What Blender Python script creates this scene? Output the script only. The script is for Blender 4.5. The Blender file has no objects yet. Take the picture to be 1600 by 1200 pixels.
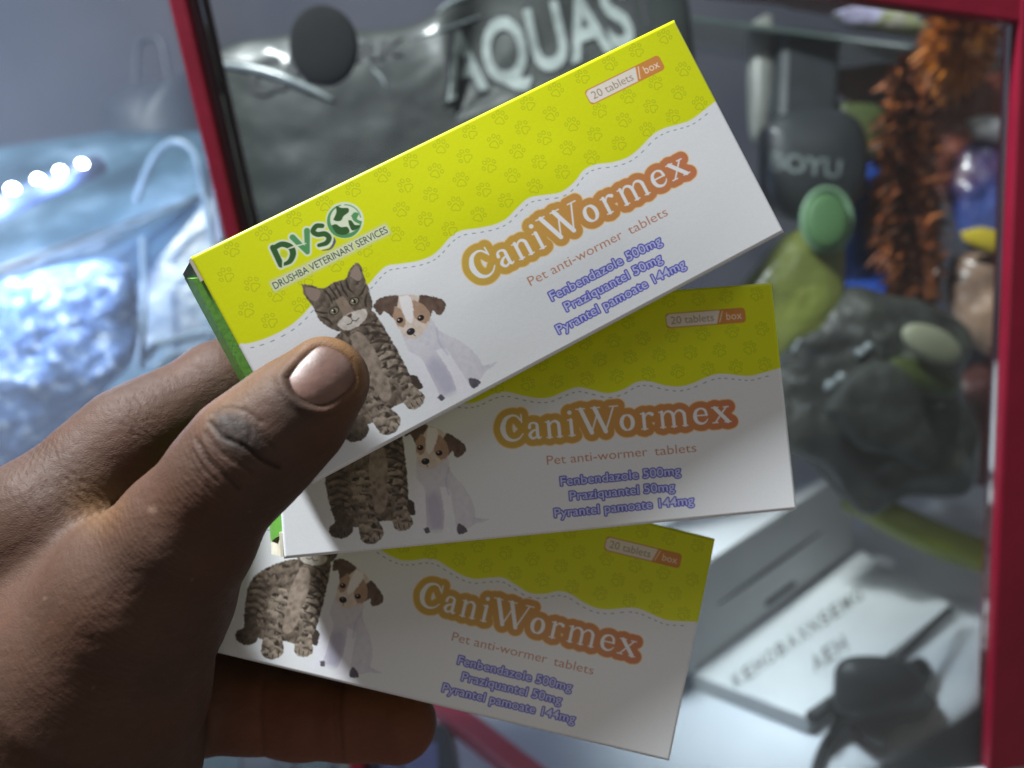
import bpy, bmesh, math, random
import numpy as np
from mathutils import Vector, Matrix
from mathutils.bvhtree import BVHTree

random.seed(7)
rng = np.random.default_rng(7)
SC = bpy.context.scene
COL = SC.collection

# ------------------------------------------------------------------ camera, world, lamps, exposure
FPX, CX, CY = 1250.0, 800.0, 600.0            # focal length and centre in photograph pixels
CAM_H = 1.30
g = np.array([0.1345, 0.949, 0.2846]); g /= np.linalg.norm(g)     # gravity in lens axes (right, down, forward)
UPV = -g
NRM = np.array([0, 0, 1.0]) - UPV * UPV[2]; NRM /= np.linalg.norm(NRM)
RGT = np.cross(NRM, UPV); RGT /= np.linalg.norm(RGT)
A = np.stack([RGT, NRM, UPV])                 # lens axes -> world axes


def Wd(p):
    """lens-axis metres (right, down, forward) -> world"""
    return np.asarray(p, float) @ A.T + np.array([0, 0, CAM_H])


def px(x, y, d):
    """a point seen at photo pixel x, y at forward distance d (lens axes, metres)"""
    return np.array([(x - CX) / FPX * d, (y - CY) / FPX * d, d])


def px_plane(x, y, n, c):
    r = px(x, y, 1.0)
    return r * (c / (r @ n))


def glass_at(x, y, c=0.35):
    return px_plane(x, y, NRM, c)


SHELF = -0.36


def shelf_at(x, y, h=0.0):
    return px_plane(x, y, UPV, SHELF + h)


cam = bpy.data.cameras.new('camera')
cam_o = bpy.data.objects.new('camera', cam); COL.objects.link(cam_o)
cam.sensor_width = 36.0
cam.lens = 36.0 * FPX / 1600.0
cam.clip_start = 0.01; cam.clip_end = 50
m = Matrix.Identity(4)
for i, ax in enumerate(([1, 0, 0], [0, -1, 0], [0, 0, -1])):
    v = np.array(ax, float) @ A.T
    for j in range(3): m[j][i] = v[j]
m[2][3] = CAM_H
cam_o.matrix_world = m
cam.dof.use_dof = True
cam.dof.focus_distance = 0.168
cam.dof.aperture_fstop = 10.0
SC.camera = cam_o

world = bpy.data.worlds.new('World'); SC.world = world; world.use_nodes = True
bgn = world.node_tree.nodes['Background']
bgn.inputs[0].default_value = (1.0, 0.94, 0.90, 1); bgn.inputs[1].default_value = 0.115


def lamp(name, p, target, power, size, color):
    l = bpy.data.lights.new(name, 'AREA'); l.shape = 'DISK'; l.size = size; l.energy = power; l.color = color
    o = bpy.data.objects.new(name, l); COL.objects.link(o)
    o.location = Wd(p)
    o.rotation_euler = (Vector(Wd(target)) - o.location).to_track_quat('-Z', 'Y').to_euler()
    return o


KEY = np.array([-0.49, -0.85, -0.18]); KEY /= np.linalg.norm(KEY)
lamp('ceiling_lamp', np.array([0, 0, 0.17]) + KEY * 0.9, (0, 0, 0.17), 26.5, 0.12, (0.93, 0.97, 1.0))
lamp('fill_lamp', (0.30, -0.42, 0.02), (0.02, -0.01, 0.18), 0.45, 0.16, (0.90, 0.96, 1.0))  # added soft fill from the upper right, brightens the front carton
lamp('cabinet_lamp', px(960, 440, .44), shelf_at(1300, 1140), 0.17, 0.06, (0.84, 0.92, 1.0)).data.spread = math.radians(62)
lamp('bounce_lamp', (0.10, 0.22, -0.22), (-0.01, 0.03, 0.19), 0.17, 0.30, (1.0, 0.86, 0.74))

SC.view_settings.view_transform = 'Standard'; SC.view_settings.look = 'None'
SC.view_settings.gamma = 1.0; SC.view_settings.exposure = 0.0
SC.render.engine = 'CYCLES'
SC.cycles.use_denoising = True
SC.cycles.max_bounces = 8; SC.cycles.transparent_max_bounces = 16
SC.cycles.caustics_reflective = False; SC.cycles.caustics_refractive = False
SC.cycles.sample_clamp_indirect = 4.0

# ------------------------------------------------------------------ helpers


def lin(c):
    c = np.asarray(c, float) / 255.0
    return np.where(c <= 0.04045, c / 12.92, ((c + 0.055) / 1.055) ** 2.4)


def rgba(c): return tuple(lin(c)) + (1.0,)


def mat(name, color, rough=0.5, color2=None, scale=30.0, bump=0.0, bscale=200.0, trans=0.0, coat=0.0, metal=0.0,
        sss=0.0, alpha=1.0, emit=None, estr=0.0, spec=0.5, ramp=None, detail=4.0, attr=None):
    """principled material with noise in its colour and a noise bump; colours are sRGB 0-255"""
    M = bpy.data.materials.new(name); M.use_nodes = True
    nt = M.node_tree; N = nt.nodes; L = nt.links
    b = N['Principled BSDF']
    b.inputs['Roughness'].default_value = rough
    b.inputs['Metallic'].default_value = metal
    b.inputs['Transmission Weight'].default_value = trans
    b.inputs['Coat Weight'].default_value = coat
    b.inputs['Coat Roughness'].default_value = 0.15
    b.inputs['Alpha'].default_value = alpha
    b.inputs['Specular IOR Level'].default_value = spec
    tc = N.new('ShaderNodeTexCoord')
    if attr:
        a = N.new('ShaderNodeAttribute'); a.attribute_name = attr
        L.new(a.outputs['Color'], b.inputs['Base Color'])
    elif color2 is not None or ramp:
        no = N.new('ShaderNodeTexNoise'); no.inputs['Scale'].default_value = scale; no.inputs['Detail'].default_value = detail
        L.new(tc.outputs['Object'], no.inputs['Vector'])
        cr = N.new('ShaderNodeValToRGB')
        stops = ramp or [(0.35, color), (0.65, color2)]
        el = cr.color_ramp.elements
        while len(el) < len(stops): el.new(0.5)
        for e, (p, c) in zip(el, stops):
            e.position = p; e.color = rgba(c)
        L.new(no.outputs['Fac'], cr.inputs['Fac']); L.new(cr.outputs['Color'], b.inputs['Base Color'])
    else:
        b.inputs['Base Color'].default_value = rgba(color)
    if bump:
        nb = N.new('ShaderNodeTexNoise'); nb.inputs['Scale'].default_value = bscale; nb.inputs['Detail'].default_value = 5
        L.new(tc.outputs['Object'], nb.inputs['Vector'])
        bu = N.new('ShaderNodeBump'); bu.inputs['Strength'].default_value = bump; bu.inputs['Distance'].default_value = 0.002
        L.new(nb.outputs['Fac'], bu.inputs['Height']); L.new(bu.outputs['Normal'], b.inputs['Normal'])
    if emit is not None:
        b.inputs['Emission Color'].default_value = rgba(emit); b.inputs['Emission Strength'].default_value = estr
    if sss:
        b.inputs['Subsurface Weight'].default_value = sss
        b.inputs['Subsurface Radius'].default_value = (0.003, 0.0012, 0.0006)
        b.inputs['Subsurface Scale'].default_value = 1.0
    return M


def thing(name, label, cat, base, group=None, kind=None):
    o = bpy.data.objects.new(name, None); COL.objects.link(o)
    o.location = base; o.empty_display_size = 0.01
    tag(o, label, cat, group, kind)
    return o


def tag(o, label=None, cat=None, group=None, kind=None):
    if label: o['label'] = label
    if cat: o['category'] = cat
    if group: o['group'] = group
    if kind: o['kind'] = kind
    return o


def mesh_obj(name, V, F, mats, parent=None, smooth=True, base=None, fmat=None):
    """V: world vertices. base/parent: where the object's origin stands."""
    V = np.asarray(V, float)
    if parent is not None:
        b = np.array(parent.matrix_world.translation) if False else np.array(parent['_b'])
    else:
        b = np.asarray(base, float) if base is not None else V.mean(0)
    me = bpy.data.meshes.new(name)
    me.from_pydata((V - b).tolist(), [], [list(map(int, f)) for f in F])
    me.validate(); me.update()
    if not isinstance(mats, (list, tuple)): mats = [mats]
    for mm in mats: me.materials.append(mm)
    if fmat is not None and len(fmat) == len(me.polygons): me.polygons.foreach_set('material_index', np.asarray(fmat, np.int32))
    me.polygons.foreach_set('use_smooth', np.full(len(me.polygons), smooth))
    o = bpy.data.objects.new(name, me); COL.objects.link(o)
    if parent is not None:
        o.parent = parent; 
    else:
        o.location = b
    o['_b'] = [float(x) for x in b]
    return o


def th(name, label, cat, base, **k):
    base = np.asarray(base, float)
    o = thing(name, label, cat, base, **k); o['_b'] = [float(x) for x in base]
    return o


def bevel(o, w, seg=2):
    md = o.modifiers.new('bevel', 'BEVEL'); md.width = w; md.segments = seg; md.limit_method = 'ANGLE'; md.angle_limit = 0.6
    return o


def prism(front, ext):
    """closed prism from a polygon (lens axes) pushed along ext"""
    f = np.asarray(front, float); n = len(f)
    V = np.r_[f, f + np.asarray(ext, float)]
    F = [list(range(n)), list(range(2 * n - 1, n - 1, -1))] + [[i, i + n, (i + 1) % n + n, (i + 1) % n] for i in range(n)]
    F = [f_[::-1] for f_ in F]
    return V, F


def orient(V, F):
    bm = bmesh.new(); vs = [bm.verts.new(v) for v in V]
    for f in F:
        try: bm.faces.new([vs[i] for i in f])
        except ValueError: pass
    bmesh.ops.recalc_face_normals(bm, faces=bm.faces[:])
    V2 = np.array([v.co[:] for v in bm.verts]); bm.verts.index_update()
    F2 = [[v.index for v in f.verts] for f in bm.faces]
    bm.free(); return V2, F2


def slab(name, pts, ext, m, parent=None, bev=0.0, base=None, smooth=False):
    V, F = prism(pts, ext); V, F = orient(Wd(V), F)
    o = mesh_obj(name, V, F, m, parent, smooth=False, base=base)
    if bev: bevel(o, bev)
    return o


def catmull(P, n=8):
    P = np.asarray(P, float); Q = np.r_[[2 * P[0] - P[1]], P, [2 * P[-1] - P[-2]]]; out = []
    for i in range(1, len(Q) - 2):
        for t in np.linspace(0, 1, n, endpoint=False):
            a, b, c, d = Q[i - 1], Q[i], Q[i + 1], Q[i + 2]
            out.append(0.5 * (2 * b + (c - a) * t + (2 * a - 5 * b + 4 * c - d) * t * t + (3 * b - a - 3 * c + d) * t ** 3))
    out.append(P[-1]); return np.array(out)


def tube_geo(P, r, n=12):
    P = np.asarray(P, float); r = np.broadcast_to(np.asarray(r, float), (len(P),))
    T = np.gradient(P, axis=0); T /= np.linalg.norm(T, axis=1)[:, None]
    u = np.cross(T[0], [0.3, 0.5, 0.81]); u /= np.linalg.norm(u); V = []; F = []
    for i in range(len(P)):
        u = u - T[i] * (u @ T[i]); u /= np.linalg.norm(u); w = np.cross(T[i], u)
        for k in range(n):
            a = 2 * math.pi * k / n; V.append(P[i] + r[i] * (math.cos(a) * u + math.sin(a) * w))
    for i in range(len(P) - 1):
        for k in range(n):
            F.append([i * n + k, i * n + (k + 1) % n, (i + 1) * n + (k + 1) % n, (i + 1) * n + k])
    F.append(list(range(n))[::-1]); F.append([(len(P) - 1) * n + k for k in range(n)])
    return np.array(V), F


def tube(name, P, r, m, parent=None, n=12, base=None):
    V, F = tube_geo(P, r, n); V, F = orient(Wd(V), F)
    return mesh_obj(name, V, F, m, parent, base=base)


def vnoise(P, seed=0):
    """smooth value noise, P (n,3) -> (n,) in -1..1"""
    P = np.asarray(P, float); i = np.floor(P).astype(np.int64); f = P - i; f = f * f * (3 - 2 * f); out = 0

    def h(x, y, z):
        n = (x * 374761393 + y * 668265263 + z * 2147483647 + seed * 1274126177) & 0xffffffff
        n = ((n ^ (n >> 13)) * 1274126177) & 0xffffffff
        return ((n ^ (n >> 16)) & 0xffff) / 32767.5 - 1
    for dx in (0, 1):
        for dy in (0, 1):
            for dz in (0, 1):
                w = (f[:, 0] if dx else 1 - f[:, 0]) * (f[:, 1] if dy else 1 - f[:, 1]) * (f[:, 2] if dz else 1 - f[:, 2])
                out = out + w * h(i[:, 0] + dx, i[:, 1] + dy, i[:, 2] + dz)
    return out


def fbm(P, s, oct=4, seed=0):
    o = 0; a = 1.0
    for k in range(oct):
        o = o + a * vnoise(np.asarray(P) * s * 2 ** k, seed + k); a *= 0.5
    return o


def resample(O, n):
    O = np.asarray(O, float); Q = np.r_[O, O[:1]]; d = np.r_[0, np.cumsum(np.linalg.norm(np.diff(Q, axis=0), axis=1))]
    t = np.linspace(0, d[-1], n, endpoint=False)
    return np.stack([np.interp(t, d, Q[:, k]) for k in range(Q.shape[1])], 1)


def pillow(name, outline, m, thick, parent=None, noise=0.0, nscale=40.0, n=96, rings=22, back=0.5, base=None, sharp=0.5, seed=3, smooth_out=True):
    """soft bag, packet or lump: outline (lens axes, star shaped), fat in the middle on both sides"""
    O = np.asarray(outline, float)
    if smooth_out: O = catmull(np.r_[O, O[:1]], 6)[:-1]
    O = resample(O, n); c = O.mean(0)
    q = O - c; nn = np.linalg.svd(q)[2][2]
    if nn[2] > 0: nn = -nn                   # toward the camera
    V = []; F = []
    for side, th_ in ((1, thick), (-1, thick * back)):
        off = len(V); V.append(c + nn * th_ * side)
        for k in range(1, rings + 1):
            r = k / rings
            for o_ in O: V.append(c + (o_ - c) * r + nn * th_ * side * max(0, 1 - r * r) ** sharp)
        for i in range(n):
            F.append([off, off + 1 + i, off + 1 + (i + 1) % n])
        for k in range(rings - 1):
            a = off + 1 + k * n
            for i in range(n): F.append([a + i, a + n + i, a + n + (i + 1) % n, a + (i + 1) % n])
    V = np.array(V)
    if noise: V = V + nn * (noise * fbm(V, nscale, 4, seed))[:, None]
    bm = bmesh.new(); vs = [bm.verts.new(v) for v in Wd(V)]
    for f in F: bm.faces.new([vs[i] for i in f])
    bmesh.ops.remove_doubles(bm, verts=bm.verts[:], dist=1e-6)
    bmesh.ops.recalc_face_normals(bm, faces=bm.faces[:])
    bm.verts.index_update()
    V2 = [v.co[:] for v in bm.verts]; F2 = [[v.index for v in f.verts] for f in bm.faces]; bm.free()
    return mesh_obj(name, V2, F2, m, parent, base=base)


def ell(cx, cy, rx, ry, rot, d, n=32):
    c, s = math.cos(math.radians(rot)), math.sin(math.radians(rot)); out = []
    for k in range(n):
        a = 2 * math.pi * k / n; x, y = rx * math.cos(a), ry * math.sin(a)
        out.append(px(cx + c * x - s * y, cy + s * x + c * y, d))
    return out


def bvh_of(o):
    me = o.data; b = np.array(o['_b'])
    V = np.empty(len(me.vertices) * 3); me.vertices.foreach_get('co', V); V = V.reshape(-1, 3) + b
    return BVHTree.FromPolygons(V.tolist(), [list(p.vertices) for p in me.polygons])


def on_surface(bvh, x, y, lift):
    o = Vector((0, 0, CAM_H)); d = Vector(Wd(px(x, y, 1.0))) - o; d.normalize()
    h = bvh.ray_cast(o, d, 5.0)
    if h[0] is None: return None
    return np.array(h[0]) - np.array(d) * lift


def text_tris(s, bold=0.0, res=3):
    cu = bpy.data.curves.new('lettering', 'FONT'); cu.body = s; cu.resolution_u = res; cu.offset = bold
    o = bpy.data.objects.new('lettering', cu); COL.objects.link(o)
    bpy.context.view_layer.update()
    me = o.evaluated_get(bpy.context.evaluated_depsgraph_get()).to_mesh()
    V = np.array([v.co[:2] for v in me.vertices]); me.calc_loop_triangles()
    T = np.array([t.vertices[:] for t in me.loop_triangles])
    o.to_mesh_clear(); bpy.data.objects.remove(o); bpy.data.curves.remove(cu)
    return V, T


def lettering(name, s, quad, m, bvh, lift, parent, bold=0.0):
    """text laid on a surface; quad = photo pixels of its bottom-left, bottom-right, top-right, top-left"""
    V, T = text_tris(s, bold, 4)
    bm = bmesh.new(); vs = [bm.verts.new((v[0], v[1], 0)) for v in V]
    for t in T:
        try: bm.faces.new([vs[i] for i in t])
        except ValueError: pass
    bmesh.ops.subdivide_edges(bm, edges=[e for e in bm.edges if e.calc_length() > 0.15], cuts=2)
    bmesh.ops.triangulate(bm, faces=bm.faces[:]); bm.verts.index_update()
    P = np.array([v.co[:2] for v in bm.verts]); F = [[v.index for v in f.verts] for f in bm.faces]; bm.free()
    lo, hi = V.min(0), V.max(0); uv = (P - lo) / (hi - lo); q = np.asarray(quad, float); out = []
    for u, v in uv:
        a = (q[0] * (1 - u) + q[1] * u) * (1 - v) + (q[3] * (1 - u) + q[2] * u) * v
        h = on_surface(bvh, a[0], a[1], lift); out.append(h if h is not None else Wd(px(a[0], a[1], 0.45)))
    return mesh_obj(name, out, F, m, parent, smooth=False)

# ------------------------------------------------------------------ the printed carton front, painted as colours on a fine mesh
BW, BH, BT = 115.0, 52.4, 8.5                 # carton in mm
NU, NV = 880, 400
gu = np.linspace(-BW / 2, BW / 2, NU); gv = np.linspace(-BH / 2, BH / 2, NV)
CAN = np.empty((NV, NU, 3)); CAN[:] = lin((226, 229, 232))
DU = gu[1] - gu[0]; DV = gv[1] - gv[0]


def area(lo, hi):
    i0 = max(0, int((lo[0] + BW / 2) / DU)); i1 = min(NU, int((hi[0] + BW / 2) / DU) + 2)
    j0 = max(0, int((lo[1] + BH / 2) / DV)); j1 = min(NV, int((hi[1] + BH / 2) / DV) + 2)
    return slice(j0, j1), slice(i0, i1)


def sd_poly(X, Y, P):
    d = np.full(X.shape, 1e9); ins = np.zeros(X.shape, bool)
    for (ax, ay), (bx, by) in zip(P, np.roll(P, -1, 0)):
        ex, ey = bx - ax, by - ay; wx, wy = X - ax, Y - ay
        t = np.clip((wx * ex + wy * ey) / (ex * ex + ey * ey + 1e-12), 0, 1)
        d = np.minimum(d, (wx - ex * t) ** 2 + (wy - ey * t) ** 2)
        c = ((ay > Y) != (by > Y)) & (X < ex * (Y - ay) / (ey if abs(ey) > 1e-12 else 1e-12) + ax)
        ins ^= c
    d = np.sqrt(d); return np.where(ins, -d, d)


def sd_strokes(X, Y, S):
    d = np.full(X.shape, 1e9)
    for a, b, r0, r1 in S:
        ex, ey = b[0] - a[0], b[1] - a[1]; wx, wy = X - a[0], Y - a[1]
        t = np.clip((wx * ex + wy * ey) / (ex * ex + ey * ey + 1e-12), 0, 1)
        d = np.minimum(d, np.hypot(wx - ex * t, wy - ey * t) - (r0 + (r1 - r0) * t))
    return d


def put(sl, al, color):
    c = lin(color) if np.ndim(color) == 1 else color
    CAN[sl] += (c - CAN[sl]) * np.clip(al, 0, 1)[..., None]


def sm(P, n=5): return catmull(np.r_[P, P[:1]], n)[:-1]


def poly(P, color, smooth=True, soft=0.16, al=1.0):
    P = np.asarray(P, float)
    if smooth: P = sm(P)
    sl = area(P.min(0) - 1, P.max(0) + 1); X, Y = np.meshgrid(gu[sl[1]], gv[sl[0]])
    if X.size == 0: return
    put(sl, al * np.clip(0.5 - sd_poly(X, Y, P) / soft, 0, 1), color)


def line(P, w, color, smooth=True, soft=0.16, al=1.0):
    P = np.asarray(P, float)
    if smooth and len(P) > 2: P = catmull(P, 6)
    w = np.broadcast_to(np.interp(np.linspace(0, 1, len(P)), np.linspace(0, 1, np.size(w)), np.ravel(w)) if np.size(w) > 1 else w, (len(P),))
    S = [(P[i], P[i + 1], w[i], w[i + 1]) for i in range(len(P) - 1)]
    sl = area(P.min(0) - 2, P.max(0) + 2); X, Y = np.meshgrid(gu[sl[1]], gv[sl[0]])
    if X.size == 0: return
    put(sl, al * np.clip(0.5 - sd_strokes(X, Y, S) / soft, 0, 1), color)


def oval(c, rx, ry, color, rot=0, soft=0.16, al=1.0):
    a = np.linspace(0, 2 * np.pi, 28, endpoint=False); r = math.radians(rot)
    x, y = rx * np.cos(a), ry * np.sin(a)
    poly(np.c_[c[0] + x * math.cos(r) - y * math.sin(r), c[1] + x * math.sin(r) + y * math.cos(r)], color, False, soft, al)


def words(s, u0, u1, base, cap, color, halo=None, hr=0.3, bold=0.0, hal=1.0):
    V, T = text_tris(s, bold); K = 4
    capy = max(text_tris('H')[0][:, 1])
    P = np.c_[u0 + (V[:, 0] - V[:, 0].min()) / (V[:, 0].max() - V[:, 0].min()) * (u1 - u0), base - V[:, 1] / capy * cap]
    sl = area(P.min(0) - 1, P.max(0) + 1)
    nu = (sl[1].stop - sl[1].start) * K; nv = (sl[0].stop - sl[0].start) * K
    x0 = gu[sl[1].start] - DU / 2 + DU / K / 2; y0 = gv[sl[0].start] - DV / 2 + DV / K / 2
    I = np.zeros((nv, nu), bool); q = np.c_[(P[:, 0] - x0) / (DU / K), (P[:, 1] - y0) / (DV / K)]
    for t in T:
        a, b, c = q[t]; lo = np.floor(np.minimum(np.minimum(a, b), c)).astype(int); hi = np.ceil(np.maximum(np.maximum(a, b), c)).astype(int)
        lo = np.maximum(lo, 0); hi = np.minimum(hi, [nu - 1, nv - 1])
        if (hi < lo).any(): continue
        X, Y = np.meshgrid(np.arange(lo[0], hi[0] + 1), np.arange(lo[1], hi[1] + 1))
        e = [(p[0] - o_[0]) * (Y - o_[1]) - (p[1] - o_[1]) * (X - o_[0]) for o_, p in ((a, b), (b, c), (c, a))]
        I[lo[1]:hi[1] + 1, lo[0]:hi[0] + 1] |= ((e[0] >= 0) & (e[1] >= 0) & (e[2] >= 0)) | ((e[0] <= 0) & (e[1] <= 0) & (e[2] <= 0))

    def down(I): return I.reshape(nv // K, K, nu // K, K).mean((1, 3))
    if halo is not None:
        r = hr / (DU / K); D = I.copy(); R_ = int(r) + 1
        for dy in range(-R_, R_ + 1):
            w = r * r - dy * dy
            if w < 0: continue
            w = int(math.sqrt(w)); Z = np.zeros_like(I)
            src = I[max(0, -dy):nv - max(0, dy)]; dst = Z[max(0, dy):nv - max(0, -dy)]; dst |= src
            cs = np.cumsum(np.pad(Z, ((0, 0), (w + 1, w))), 1)
            D |= (cs[:, 2 * w + 1:] - cs[:, :nu]) > 0
        put(sl, down(D) * hal, halo)
    put(sl, down(I), color)


GX, GY = np.meshgrid(gu, gv)
# yellow top with its wavy lower edge
WAVE = np.array([(-58, -6.4), (-56.3, -5.4), (-52.3, -4.6), (-47.5, -4.6), (-43.8, -5.4), (-40.4, -6.6), (-36, -6.4), (-31.9, -5.2), (-28.9, -4.9),
                 (-26.3, -5.9), (-23.6, -6.6), (-20.8, -5.7), (-17.5, -4.6), (-14.5, -4.2), (-12, -4.7), (-8.9, -5.9), (-6.2, -6.1), (-2.8, -5.0),
                 (0.5, -4.1), (3.6, -4.0), (7, -5.1), (10, -5.8), (13, -5.0), (16.8, -3.8), (20.5, -4.4), (23.6, -5.8), (26.5, -5.8), (30, -4.6),
                 (33.5, -4.0), (36.8, -4.5), (41.1, -5.9), (44.2, -6.1), (47.5, -5.5), (50.5, -5.1), (53.9, -5.6), (58, -6.4)])
WV = catmull(WAVE, 6)
wy = np.interp(gu, WV[:, 0], WV[:, 1])
yel = np.clip(0.5 - (GY - wy[None]) / 0.3, 0, 1)
put((slice(0, NV), slice(0, NU)), yel, (212, 220, 14))
for k in range(0, len(WV) - 3, 3):
    seg = WV[k:k + 3] + [0, 1.05]
    if seg[0, 0] > -57 and seg[-1, 0] < 57: line(seg[:2] + (seg[1:3] - seg[:2]) * 0.35, 0.10, (128, 146, 150), False)


def paw(c, a, s):
    ca, sa = math.cos(a), math.sin(a)

    def q(x, y): return (c[0] + s * (ca * x - sa * y), c[1] + s * (sa * x + ca * y))
    col = (166, 176, 26); t = np.linspace(0, 2 * np.pi, 10)[:-1]
    for tx, ty, r in ((-1.35, -0.35, 0.42), (-0.5, -1.25, 0.46), (0.55, -1.25, 0.46), (1.35, -0.3, 0.42)):
        P = [q(tx + r * 0.75 * np.cos(k), ty + r * np.sin(k)) for k in t]; line(P + P[:1], 0.075, col, True, 0.17, 0.8)
    P = [q(x, y) for x, y in ((-1.0, 0.9), (-0.6, 0.15), (0, -0.3), (0.6, 0.15), (1.0, 0.9), (0.5, 1.3), (0, 1.1), (-0.5, 1.3))]
    line(P + P[:1], 0.08, col, True, 0.17, 0.8)


for j in range(-1, 7):
    for i in range(-9, 10):
        c = (5.6 + i * 6.95 + (3.45 if j % 2 else 0) + 0.25 * math.sin(i * 7.1 + j), -24.2 + j * 4.2)
        if abs(c[0]) > 56.4 or c[1] > np.interp(c[0], gu, wy) - 1.3: continue
        if -47.5 < c[0] < -18 and -22.7 < c[1] < -13: continue
        if 29.5 < c[0] < 53.5 and -22.6 < c[1] < -16.6: continue
        paw(c, (0.5 if (i + j) % 2 else -0.35) + 0.2 * math.sin(3 * i + j), 1.0)

# tablets-per-box tag
R0, R1 = np.array([32.0, -21.4]), np.array([51.0, -17.8])


def rrect(a, b, r, color, soft=0.16, skew=0.0):
    x0, y0 = a; x1, y1 = b; P = []
    for cx, cy, s in ((x1 - r, y0 + r, -90), (x1 - r, y1 - r, 0), (x0 + r, y1 - r, 90), (x0 + r, y0 + r, 180)):
        for k in range(0, 91, 18):
            an = math.radians(s + k); P.append((cx + r * math.cos(an), cy + r * math.sin(an)))
    poly(P, color, False, soft)


rrect(R0, R1, 0.9, (203, 132, 60)); rrect(R0 + 0.22, R1 - 0.22, 0.75, (206, 138, 70))
poly([(32.2, -20.6), (32.9, -21.15), (45.0, -21.15), (44.0, -18.05), (32.9, -18.05), (32.2, -18.6)], (226, 218, 208), False)
words('20 tablets', 33.2, 43.4, -18.75, 1.75, (158, 140, 112))
line([(45.6, -20.9), (44.7, -18.4)], 0.1, (240, 225, 205))
words('box', 46.4, 50.1, -18.75, 1.75, (240, 222, 200))

# product name: serif strokes on an orange sticker


def St(P, w, smooth=True):
    P = np.asarray(P, float)
    w = np.asarray(w, float) if np.ndim(w) else np.full(len(P), float(w))
    if smooth and len(P) > 2:
        n = len(P); Q = catmull(P, 6); w = np.interp(np.linspace(0, n - 1, len(Q)), np.arange(n), w); P = Q
    return [(P[i], P[i + 1], w[i], w[i + 1]) for i in range(len(P) - 1)]


def serif(x, y, h=0.62): return St([(x - h, y), (x + h, y)], 0.13, False)


NAME = []
NAME += St([(-3.6, 0.7), (-4.4, -0.3), (-5.6, -0.55), (-7.0, 0.2), (-7.75, 2.2), (-7.2, 4.2), (-5.8, 5.1), (-4.3, 4.8), (-3.3, 3.8)], [.2, .2, .25, .45, .62, .5, .28, .18, .12])
NAME += St([(-3.45, -0.6), (-3.4, 1.1)], 0.16, False)
NAME += St([(-1.75, 2.5), (-1.55, 1.75), (-0.8, 1.5), (-0.05, 1.9), (0.0, 2.8)], [.36, .25, .2, .3, .38]) + St([(0, 2.5), (0, 4.6), (0.35, 5.05), (0.8, 4.85)], [.38, .38, .24, .1])
NAME += St([(0.0, 3.0), (-1.1, 3.4), (-1.75, 4.2), (-1.3, 5.0), (-0.5, 4.85), (0.0, 4.2)], [.14, .26, .4, .26, .22, .14])
NAME += St([(2.65, 1.6), (2.65, 5.1)], 0.38, False) + St([(2.75, 2.6), (3.4, 1.75), (4.2, 1.55), (4.85, 2.1), (4.95, 3.0)], [.14, .2, .28, .36, .38]) + St([(4.95, 2.8), (4.95, 5.1)], 0.38, False)
NAME += serif(2.65, 5.15) + serif(4.95, 5.15) + St([(1.95, 1.6), (2.65, 1.6)], .13, False)
NAME += St([(7.75, 1.6), (7.75, 5.1)], 0.38, False) + serif(7.75, 5.15, .7) + St([(7.0, 1.6), (7.75, 1.6)], .13, False) + St([(7.6, -0.1), (7.62, -0.1)], 0.48, False)
for a, b, w in (((10.2, -.6), (12.3, 4.9), .48), ((12.3, 4.9), (14.1, .1), .17), ((13.4, -.6), (15.5, 4.9), .48), ((15.5, 4.9), (17.7, -.6), .18)):
    NAME += St([a, b], w, False)
NAME += serif(10.1, -.72, 1.0) + serif(13.6, -.72, 1.0) + serif(17.8, -.72, .95)
NAME += St([(20.6 + 1.3 * math.sin(k), 3.3 - 1.72 * math.cos(k)) for k in np.linspace(0, 2 * np.pi, 13)], [.16 + .3 * abs(math.sin(k)) for k in np.linspace(0, 2 * np.pi, 13)])
NAME += St([(24.5, 1.6), (24.5, 5.1)], .38, False) + serif(24.5, 5.15, .7) + St([(23.8, 1.6), (24.5, 1.6)], .13, False) + St([(24.6, 2.7), (25.2, 1.8), (25.9, 1.6), (26.5, 1.9)], [.14, .18, .3, .4])
for x in (28.8, 31.4, 34.0): NAME += St([(x, 2.4 if x > 29 else 1.6), (x, 5.1)], .37, False) + serif(x, 5.15, .6)
for x in (28.8, 31.4): NAME += St([(x + .1, 2.7), (x + .8, 1.75), (x + 1.6, 1.55), (x + 2.35, 2.0), (x + 2.6, 2.9)], [.14, .2, .26, .34, .37])
NAME += St([(28.1, 1.6), (28.8, 1.6)], .13, False)
NAME += St([(39.2, 3.1), (38.9, 2.0), (37.9, 1.55), (36.8, 2.1), (36.45, 3.4), (36.9, 4.6), (38.0, 5.05), (38.9, 4.7), (39.4, 4.1)], [.3, .28, .18, .34, .46, .38, .24, .16, .1]) + St([(36.5, 3.15), (39.2, 3.15)], .15, False)
NAME += St([(41.3, 1.75), (44.1, 5.0)], .45, False) + St([(43.9, 1.75), (41.2, 5.0)], .17, False) + serif(41.3, 1.62, .75) + serif(43.9, 1.62, .6) + serif(41.1, 5.13, .6) + serif(44.1, 5.13, .75)
sl = area((-12, -4), (48, 8.5)); X, Y = np.meshgrid(gu[sl[1]], gv[sl[0]])
sdn = sd_strokes(X, Y, NAME)
fr = np.clip((X + 9) / 55, 0, 1)[..., None]
grad = lin((200, 166, 72)) * (1 - fr) + lin((198, 122, 84)) * fr
put(sl, np.clip(0.5 - (sdn - 1.72) / 0.16, 0, 1), lin((236, 208, 160)) + 0 * grad)
put(sl, np.clip(0.5 - (sdn - 1.5) / 0.2, 0, 1), grad)
put(sl, np.clip(0.5 - sdn / 0.16, 0, 1), (232, 234, 236))

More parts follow.
